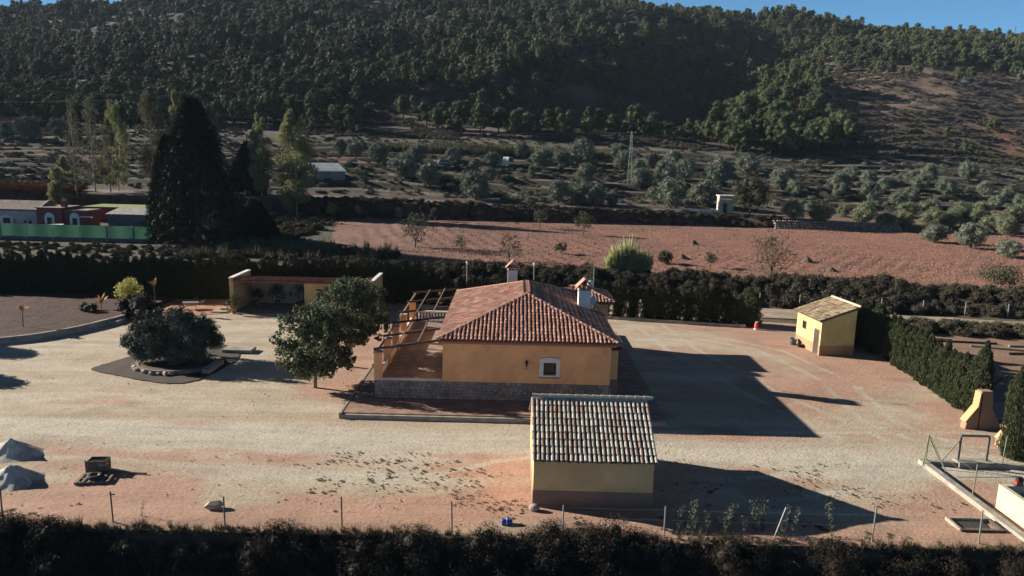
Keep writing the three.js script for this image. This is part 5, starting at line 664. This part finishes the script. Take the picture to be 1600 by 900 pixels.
  small('young_tree', 'slim small tree on the field\'s upper left edge', 'tree', -14.9, 139.4, 1.8, 2.5, G1, 839); small('shrub', 'round pale shrub left of the slim small tree', 'shrub', -21.9, 140, 1.9, 2.3, OLIVE, 840, { stem: 0.1 }); small('yellow_tree', 'small yellow tree at the far left end of the red field', 'tree', -34.7, 140, 2.1, 3.3, YE, 841, { stem: 0.15 }); small('yellow_tree', 'thin pale yellow tree right of the small yellow one', 'tree', -29.8, 140.5, 1.2, 2.6, YE, 842); small('dark_tree', 'low dark flat-topped tree on the field\'s left end', 'tree', -30.3, 136, 2.8, 2.0, CYPR, 843, { stem: 0.45 }); small('sapling', 'thin grey sapling between the bushy tree and the airy shrub', 'sapling', -7.1, 99.5, 2.6, 2.5, G1, 844, { leaves: 24 });
  small('fig_bush', 'dark wide bush at the right end of the road bank', 'bush', 54.4, 81, 5.4, 2.3, CYPR, 845, { n: 16, stem: 0.25 }); small('pine_tree', 'dark round pine beside the white gatehouse', 'pine', 46.8, 146.5, 7.8, 8.2, [[0.05, 0.058, 0.026], [0.04, 0.048, 0.022]], 846, { n: 24, stem: 0.22, size: 0.3, leaves: 320, heart: 0.45 });
  const md = std('dry_heap', [0.14, 0.1, 0.07], 1, { map: MT.soil }); [[23.1, 99, 1, 0.7], [28.2, 114, 0.8, 0.8], [39.8, 98.5, 1.1, 0.9], [39.9, 91, 1.0, 0.7]].forEach(([x, d, w, h], i) => { const o = heap([x, terrainY(x, -d), -d], w, h, w * 0.8, md, ['dark heap of prunings right of the reeds', 'smallest heap of prunings, farthest out on the field', 'heap of prunings right of the tall brown shrub', 'nearest heap of prunings to the road at right'][i], 30 + i); o.name = numbered('brush_heap'); o.userData.category = 'heap'; });
  // reeds
  const rd = thing('reed_clump', 'tall green and yellow reed clump at the edge of the red field', 'reeds', [13.4, terrainY(13.4, -84.6), -84.6]); { const rr = rng(861), pos = [], col = []; for (let i = 0; i < 1500; i++) { const bx = (rr() - 0.5) * 5.0, bz = (rr() - 0.5) * 1.8, hh = (2.0 + 2.3 * rr()) * (1 - 0.35 * Math.abs(bx) / 2.5) * (0.45 + 0.8 * vn(bx * 2.2 + 9, bz * 2, 3)), a = rr() * 6.28, s = hh * (0.1 + 0.3 * rr()), w = 0.05, T = rr() < 0.6 ? [0.25, 0.28, 0.12] : rr() < 0.5 ? [0.46, 0.36, 0.16] : [0.16, 0.19, 0.09]; const y1 = hh * 0.6; pos.push(bx - w, 0, bz, bx + w, 0, bz, bx + Math.cos(a) * s * 0.4, y1, bz + Math.sin(a) * s * 0.4, bx + Math.cos(a) * s * 0.4 - w * 1.4, y1 * 0.9, bz + Math.sin(a) * s * 0.4, bx + Math.cos(a) * s * 0.4 + w * 1.4, y1 * 0.9, bz, bx + Math.cos(a) * s, hh, bz + Math.sin(a) * s); for (let k = 0; k < 6; k++) col.push(...T); } const g = new THREE.BufferGeometry(); g.setAttribute('position', new THREE.Float32BufferAttribute(pos, 3)); g.setAttribute('color', new THREE.Float32BufferAttribute(col, 3)); g.computeVertexNormals(); mesh('stalks', g, thinLeaf, rd); }
}
// ---------------------------------------------------------------- olives
{
  const mkO = (seed, tone, label, group) => { const t = tree('olive_tree', label, 'olive tree', trunkGeo(0.9, 0.16, 0.13, 0.12, [[0.8, 1.9, 0.2], [-0.8, 1.8, -0.1], [0.1, 2.2, 0.6]], seed), crown(spread(18, 1.6, 1.5, 1.5, 1.75, 0.8, 210, seed, -0.95), 0.24, tone, seed + 1, { slim: 0.4, fill: 0.3, heart: 0.5 }), barkMat, group); return t; };   // about 4.6 m wide
  const put = (P, spots, sy, name) => plant(P, spots, 0, (o, [x, d, w]) => { if (name) { const [l, g] = name(x, d); tag(o, l, 'olive tree', g); } o.position.set(x, terrainY(x, -d) - 0.05, -d); o.rotation.y = R0() * 6; const k = w / 4.6 * (name ? 1.28 : 1.04); o.scale.set(k, k * (sy + 0.25 * R0()), k); });
  put([1, 2, 3, 4, 5].map((k) => mkO(900 + k * 7, OLIVE, 'grey-green olive tree on the stepped terraces above the red field', 'olives on the terraces')), OLIVES, 0.9, (x, d) => x < -100 ? ['grey olive tree at the far left edge below the red barn', 'olives at the far left'] : d < 160 ? ['grey-green olive tree in the front row along the road above the red field', 'front row olives'] : d > 198 && x < 60 ? ['olive tree in the topmost row, near the track with the parked car', 'topmost row olives'] : x < 27 ? ['grey-green olive tree on the middle terraces left of the lattice pylon', 'olives left of the pylon'] : x < 60 ? ['grey-green olive tree on the middle terraces between pylon and pine spur', 'olives right of the pylon'] : ['small olive tree on the stepped terraces at right, above the pale grove', 'olives on the right-hand terraces']);
  put([1, 2, 3].map((k) => mkO(950 + k * 7, [[0.14, 0.158, 0.09], [0.175, 0.19, 0.112], [0.11, 0.126, 0.073]], 'pale green olive tree in the grove above the stone bank at right', 'olives of the lower right grove')), OLIVES_LOW, 0.85);
  const F = [1, 2, 3].map((k) => mkO(980 + k * 7, OLIVE, ['farthest of the three olives on the right end of the red field', 'broadest olive, middle of the three on the right end of the red field', 'nearest of the three olives on the right end of the red field'][k - 1])); put(F, OLIVES_FIELD, 0.75);
  // low herbs and dry grass on the terraces
  const r = rng(990), A = [], B = []; for (let i = 0; i < 16000; i++) { const d = 155 + 95 * r(), x = (r() * 2 - 1) * 0.78 * d; if (fbm(x / 9, d / 9, 33, 3) < 0.4) continue; (i % 3 ? A : B).push([x, terrainY(x, -d) - 0.05, -d, i % 3 ? 0.35 + 0.5 * r() : 0.5 + 0.9 * r() * r(), r() * 6, 0.6]); }
  scatter('terrace_grass', tuftGeo(991, 16, 1.0, [[0.14, 0.12, 0.08], [0.1, 0.09, 0.06], [0.17, 0.14, 0.1]]), leafMat, A, 'dry grass on the olive terraces'); scatter('terrace_scrub', bushGeo(992, [[0.08, 0.08, 0.055], [0.1, 0.095, 0.065], [0.065, 0.068, 0.045]], 0.3, 26), leafMat, B, 'low scrub on the olive terraces');
  const C = [], D = []; for (let i = 0; i < 1500; i++) { const d = 156 + 80 * r(), x = (r() * 1.5 - 0.75) * d; if (fbm(x / 16, d / 7, 39, 2) < 0.5) continue; D.push([x, terrainY(x, -d) - 0.1, -d, 0.7 + 1.0 * r() * r(), r() * 6, 0.85]); }
  scatter('terrace_bushes', bushGeo(994, OLIVE, 0.26, 60), leafMat, D, 'small grey-green bushes between the olives'); for (let i = 0; i < 700; i++) { const x = -42 + 70 * r(), d = 214 + 7 * r(); C.push([x, terrainY(x, -d), -d, 1.4 + 0.9 * r(), r() * 6, 1]); } for (let i = 0; i < 200; i++) { const x = -40 + 24 * r(), d = 88 + 14 * r(); C.push([x, terrainY(x, -d), -d, 0.5 + 0.7 * r(), r() * 6, 1]); }
  scatter('tall_dry_grass', tuftGeo(993, 30, 1.5, [[0.13, 0.12, 0.06], [0.1, 0.1, 0.05], [0.08, 0.075, 0.04]]), leafMat, C, 'tall dry cane grass behind the topmost olives');
}
// ---------------------------------------------------------------- road above the field: walls, gatehouse, car, van, sheds, pylons
{
  const g = thing('gatehouse', 'small white gatehouse with flat roof beside the dark round pine', 'building', [43.2, terrainY(43.2, -151), -151]); mesh('wall', [box(-1.3, -0.9, 0, 3.4, -2, 0), box(-0.897, 1.6, 0, 2.6, -2, -0.1)], creamP, g); mesh('roof', [box(-1.5, 1.9, 3.403, 3.6, -2.2, 0.2), box(-0.9, 1.8, 2.603, 2.75, -2.1, 0.15)], whiteP, g); mesh('door', box(-0.5, 0.3, 0.02, 2.0, -0.097, -0.06), darkWood, g);
  one('low_white_wall', box(31, 41.6, 0, 0.55, -0.2, 0).translate(0, terrainY(38, -150) - 0.05, -149.6), whiteP, 'long low white wall running left from the gatehouse', 'wall');
  const wall = thing('dry_stone_wall', 'dark dry-stone bank between the red field and the olive grove at right', 'wall', [0, 0, 0]); { const r = rng(1001), L = [[], [], []]; for (let x = 50; x < 74; x += 0.55) for (let k = 0; k < 4; k++) { const d = 140.3 + 0.35 * k, y = terrainY(x, -139.5) + k * 0.42; L[Math.floor(r() * 3)].push(new THREE.DodecahedronGeometry(0.33, 0).scale(1.1, 0.72, 0.8).rotateY(r() * 6).translate(x + (r() - 0.5) * 0.2, y + 0.12, -d)); } L.forEach((l, i) => { mesh('stones', l, stoneM[i], wall).userData.kind = 'stuff'; }); }
  const car = (x, d, turn, paint, label, H, L) => { const t = thing('parked_car', label, 'car', [x, terrainY(x, -d), -d], turn), pm = std('car_paint', paint, 0.35), s = new THREE.Shape([[-L / 2, 0.35], [L / 2, 0.35], [L / 2 - 0.05, 0.75], [L * 0.28, 0.95], [L * 0.12, H], [-L * 0.36, H], [-L / 2 + 0.08, 0.95]].map((p) => new THREE.Vector2(...p))); mesh('body', new THREE.ExtrudeGeometry(s, { depth: 1.6, bevelEnabled: true, bevelThickness: 0.06, bevelSize: 0.05, bevelSegments: 2 }).translate(0, 0, -0.8), pm, t); mesh('side_window', [new THREE.ExtrudeGeometry(new THREE.Shape([[-L * 0.34, 0.98], [L * 0.2, 0.98], [L * 0.1, H - 0.08], [-L * 0.31, H - 0.08]].map((p) => new THREE.Vector2(...p))), { depth: 1.74, bevelEnabled: false }).translate(0, 0, -0.87)], darkGlass, t); for (const wx of [-L * 0.3, L * 0.3]) for (const wz of [-0.72, 0.72]) { const w = mesh('wheel', new THREE.TorusGeometry(0.24, 0.09, 8, 16).translate(wx, 0.33, wz), std('car_tyre', [0.02, 0.02, 0.02], 0.9), t); mesh('rim', new THREE.CylinderGeometry(0.19, 0.19, 0.16, 12).rotateX(1.57).translate(wx, 0.33, wz), galv, w); } for (const z of [-0.55, 0.55]) mesh('headlight', box(L / 2 - 0.02, L / 2 + 0.07, 0.6, 0.75, z - 0.18, z + 0.18, 0.02), std('lamp_glass', [0.6, 0.6, 0.58], 0.2), t); };
  car(-18.5, 199.5, 0.2, [0.12, 0.15, 0.19], 'dark blue-grey car parked on the track among the olives', 1.5, 4.2);
  car(-1.6, 199, 1.1, [0.6, 0.6, 0.57], 'white van half hidden between the olives right of the car', 2.2, 4.6);
  const wb = thing('white_roofed_barn', 'low barn with pale blue-white roof right of the poplars', 'barn', [-43.6, terrainY(-43.6, -172) - 0.2, -172], 0.5); mesh('wall', box(-3.6, 3.6, 0, 2.3, -3, 3), plaster('barn_wall', [0.3, 0.28, 0.26]), wb); mesh('roof', new THREE.BoxGeometry(7.8, 0.12, 7).rotateX(0.25).translate(0, 2.95, 0), std('barn_roof', [0.5, 0.54, 0.58], 0.6, { map: MT.rough }), wb);
  const rs = thing('red_barn', 'dark red barn with a white-roofed lean-to at the far left', 'barn', [-176, terrainY(-176, -262) - 0.3, -262]); mesh('wall', box(-6, 5, 0, 4, -5, 0), plaster('barn_red', [0.2, 0.06, 0.05]), rs); mesh('roof', box(-6.2, 5.2, 4.003, 4.2, -5.2, 0.3), std('barn_roof_dark', [0.12, 0.07, 0.06], 0.9), rs); mesh('lean_to', box(5.003, 9.5, 0, 3.0, -4, -0.2), stony('lean_to_wall', [0.08, 0.07, 0.07]), rs); mesh('lean_to_roof', box(5.2, 9.8, 3.003, 3.2, -4.2, 0.2), whiteP, rs);
  // lattice pylon and wooden poles, with wires
  const py = thing('lattice_pylon', 'slim steel lattice pylon among the olives', 'pylon', [27.3, terrainY(27.3, -177) - 0.1, -177]); { const g = [], Ht = 12.5; for (const [a, b] of [[-1, -1], [1, -1], [1, 1], [-1, 1]]) g.push(bar(V(a * 0.5, 0, b * 0.5), V(a * 0.14, Ht, b * 0.14), 0.028, 4)); for (let k = 0; k < 14; k++) { const y0 = k * Ht / 14, y1 = (k + 1) * Ht / 14, w0 = lerp(0.5, 0.14, y0 / Ht), w1 = lerp(0.5, 0.14, y1 / Ht), s = k % 2 ? 1 : -1; g.push(bar(V(-w0 * s, y0, w0), V(w1 * s, y1, w1), 0.018, 4), bar(V(-w0 * s, y0, -w0), V(w1 * s, y1, -w1), 0.018, 4), bar(V(w0, y0, -w0 * s), V(w1, y1, w1 * s), 0.018, 4), bar(V(-w0, y0, w0 * s), V(-w1, y1, -w1 * s), 0.018, 4)); } mesh('lattice', g, std('pylon_steel', [0.2, 0.2, 0.19], 0.7), py); mesh('crossarm', [bar(V(-1.1, Ht - 0.3, 0), V(1.1, Ht - 0.3, 0), 0.06), bar(V(-0.9, Ht - 0.3, 0), V(-0.9, Ht, 0), 0.05), bar(V(0.9, Ht - 0.3, 0), V(0.9, Ht, 0), 0.05)], galv, py); }
  const p2 = thing('utility_pole', 'utility pole with crossarm above the poplars at left', 'pole', [-108, terrainY(-108, -204) - 0.1, -204]); mesh('pole', bar(V(0, 0, 0), V(0, 15, 0), 0.16, 8, 0.1), galv, p2); mesh('crossarm', beam(V(-1.3, 14.4, 0), V(1.3, 14.4, 0), 0.12, 0.12), galv, p2); for (const x of [-1.2, 0, 1.2]) mesh('insulator', new THREE.CylinderGeometry(0.07, 0.1, 0.35, 8).translate(x, 14.63, 0), whiteP, p2);
  const wire = (a, b, sag, label) => one('power_line', new THREE.TubeGeometry(new THREE.QuadraticBezierCurve3(a, a.clone().add(b).multiplyScalar(0.5).add(V(0, -sag * 2, 0)), b), 40, 0.022, 4), std('wire', [0.12, 0.12, 0.12], 0.6), label, 'power line');
  const Yp = terrainY(27.3, -177) + 12.1, Yq = terrainY(-108, -204) + 14.6; wire(V(26.3, Yp, -177), V(-106.8, Yq, -204), 3, 'upper wire between the utility pole and the lattice pylon'); wire(V(28.3, Yp, -177), V(240, Yp + 10, -260), 4, 'wire running right from the lattice pylon'); wire(V(-109.2, Yq, -204), V(-260, Yq + 6, -240), 3, 'wire running left from the utility pole');
  const mp = thing('radio_mast', 'thin mast on the skyline at the top right', 'mast', [404, terrainY(404, -628) - 0.3, -628]); mesh('pole', bar(V(0, 0, 0), V(0, 14, 0), 0.28, 6, 0.12), iron, mp); mesh('antenna', bar(V(-0.9, 12, 0), V(0.9, 12, 0), 0.12), iron, mp);
  const rk = one('white_rock', new THREE.DodecahedronGeometry(1.6, 1).scale(1.9, 0.8, 1), std('limestone', [0.5, 0.46, 0.4], 1), 'white rock pile below the pine band at right', 'rock'); rk.position.set(234, terrainY(234, -398), -398);
}
// ---------------------------------------------------------------- pines of the hill
{
  const pineC = (seed, n, leaves, size) => { const r = rng(seed), cl = []; for (let k = 0; k < n; k++) { const a = k * 2.4 + r(), u = (k + 0.5) / n, cone = seed % 3 === 0, s = (cone ? 1.05 - u * 0.85 : Math.sqrt(1 - (u * 0.92) ** 2)) * (0.25 + 0.8 * r()), q = (0.55 + 0.85 * r() * r()) * (cone ? 0.9 : 1); cl.push([Math.cos(a) * s * 2.6 + 0.7 * hash(seed, 2, 2) * u, 1.9 + u * (cone ? 4.9 : 4.0) + r() * 0.7, Math.sin(a) * s * 2.6, q, q * (0.65 + 0.3 * r()), q, Math.round(leaves * (0.4 + q * q * 0.6))]); } return crown(cl, size, PINE, seed, { slim: 0.4, fill: 0.5, heart: 0.66, single: leaves < 150 }); };  // about 6.5 m wide, 7 m tall
  const trunk = trunkGeo(2.6, 0.2, 0.15, 0.2, [[1.4, 4, 0.3], [-1.3, 4.2, 0.2], [0.2, 5.2, -1]], 5);
  const CLEAR = [[-80, 246], [-60, 330], [-30, 345], [-18, 300], [-22, 246]];
  const SPURP = [[24, 256], [48, 263], [68, 268], [68, 238], [80, 236], [110, 248], [116, 262], [136, 330], [160, 415], [138, 420], [98, 350], [56, 292], [24, 270]];
  const density = (x, d) => {
    const t = x / d;
    if (inPoly(x, d, SPURP)) return 1;
    const [rd] = segDist(x, d, RAVINE);
    if (rd < 48 && d < 450 && d > 255) return rd < 26 ? 0.04 : 0.22;
    if (t > 0.33) return d > (t > 0.62 ? 430 : 440) ? 1 : d > 385 ? 0.08 : 0.012;
    if (inPoly(x, d, CLEAR)) return 0.08;
    if (t > -0.1 && t < 0.1 && d > 246 && d < 300) return 0.55;
    if (t < -0.16) return d > 262 ? (vn(x / 28, d / 28, 77) > 0.26 ? 1 : 0.25) : 0;
    return d > 318 ? (vn(x / 25, d / 25, 79) > 0.22 ? 1 : 0.3) : d > 262 ? 0.16 : 0.02;
  };
  const r = rng(1100), spots = [];
  for (let d = 240; d < 800; d += 4.4 + d * 0.0022) { const step = 4.5 + d * 0.0022; for (let x = -0.9 * d; x < 0.9 * d; x += step) { const px = x + (r() - 0.5) * step * 1.0, pd = d + (r() - 0.5) * step * 1.0, k = r(), s = (inPoly(px, pd, SPURP) ? 0.8 : 0.62) + 0.95 * Math.pow(r(), 1.4) * (0.45 + vn(px / 12, pd / 12, 88)), tn = r(), tu = r() * 6; if (k > density(px, pd) * (0.86 + 0.3 * sm(0.36, 0.56, fbm(px / 22, pd / 22, 83, 3)))) continue; spots.push([px, pd, s, tu, tn]); } }
  // larger pines low on the slope, where the photograph shows them singly
  for (const [x, d, s] of [[-64, 262, 1.0], [-58, 268, 1.1], [-70, 271, 0.8], [-47.5, 300, 0.8], [-41.5, 302, 0.85], [-19, 262, 1.7], [-12, 252, 1.35], [-27, 256, 1.2], [-6, 259, 1.4], [4, 250, 1.3], [11, 254, 1.25], [18, 253, 1.0], [24, 250, 0.9], [-130, 268, 1.6], [-140, 272, 1.5], [-150, 270, 1.5], [-122, 270, 1.5], [-112, 266, 1.4], [-104, 262, 1.3], [-96, 260, 1.2], [106, 250, 1.1], [96, 244, 1.2], [86, 240, 1.15], [150, 212, 1.3], [76, 243, 1.2], [70, 246, 1.1]]) spots.push([x, d, s, r() * 6, r()]);
  spots.sort((a, b) => a[1] / a[2] - b[1] / b[2]);
  const inView = spots.filter(([x, d]) => Math.abs(x / d) < 0.72), near = new Set(inView.slice(0, 300));
  const P = [1, 2, 3, 4, 5, 6].map((k) => tree('hill_pine', 'dark green pine on the lower forest edge of the hillside', 'pine', trunk, pineC(1100 + k * 13, 34, 230, 0.27), barkMat, 'pines on the hillside'));
  plant(P, [...near], 0, (o, [x, d, s, tu, tn]) => { o.position.set(x, terrainY(x, -d) - 0.3, -d); o.rotation.y = tu; o.scale.set(s, s * (0.85 + 0.35 * tn), s); const t = x / d; if (inPoly(x, d, SPURP)) tag(o, 'pine in the dense patch on the spur right of centre', 'pine', 'pines on the spur'); else if (t > 0.3) tag(o, 'lone pine on the open brown slope at right', 'pine', 'lone pines of the right slope'); else if (t < -0.16) tag(o, 'pine at the forest foot on the left half of the hill', 'pine', 'pines at the left forest foot'); else tag(o, 'pine at the forest foot in the middle of the hill, above the olives', 'pine', 'pines at the middle forest foot'); });
  const rest = spots.filter((s) => !near.has(s)), far = [[], [], [], [], []]; rest.forEach(([x, d, s, tu, tn], i) => far[Math.floor(hash(i, 5, 5) * 5)].push([x, terrainY(x, -d) - 0.4, -d, s, tu, 0.8 + 0.4 * tn, lin(...(() => { const g = 0.55 + 0.5 * tn, p = fbm(x / 40, d / 40, 97, 2); return [g * (0.75 + 0.6 * p), g * (0.85 + 0.3 * p), g * (1.05 - 0.1 * p)]; })())]));
  far.forEach((l, k) => scatter('pine_forest' + ['', '_001', '_002', '_003', '_004'][k], pineC(1200 + k * 7, 26, 110, 0.4), leafMat, l, ['far pine forest covering the upper hill', 'distant pine wood up to the ridge', 'mass of distant pines across the hill', 'tall pines scattered through the distant forest', 'low pines filling the distant forest'][k]));
  console.log('pines', spots.length, 'stuff', rest.length);
  // scrub between the pines
  const S = [[], []]; for (let i = 0; i < 60000; i++) { const d = 240 + 300 * Math.pow(r(), 1.3), x = (r() * 2 - 1) * 0.85 * d, t = x / d; if (fbm(x / 14, d / 14, 91, 3) < (t > 0.34 ? 0.36 : 0.46)) continue; S[i % 2].push([x, terrainY(x, -d) - 0.1, -d, (t > 0.34 ? 0.65 : 0.5) + 0.9 * r() * r(), r() * 6, 0.7]); }
  S.forEach((l, k) => scatter(['hill_scrub', 'hill_heath'][k], bushGeo(1300 + k, k ? [[0.1, 0.08, 0.062], [0.12, 0.09, 0.07]] : [[0.07, 0.072, 0.045], [0.095, 0.09, 0.058]], 0.36, 22), leafMat, l, ['low green-grey scrub on the hillside', 'dry purple-brown heath on the hillside'][k]));
}
// ---------------------------------------------------------------- shadows on, draw
scene.traverse((o) => { if (o.isMesh) { o.castShadow = true; o.receiveShadow = true; } });
renderer.render(scene, camera);
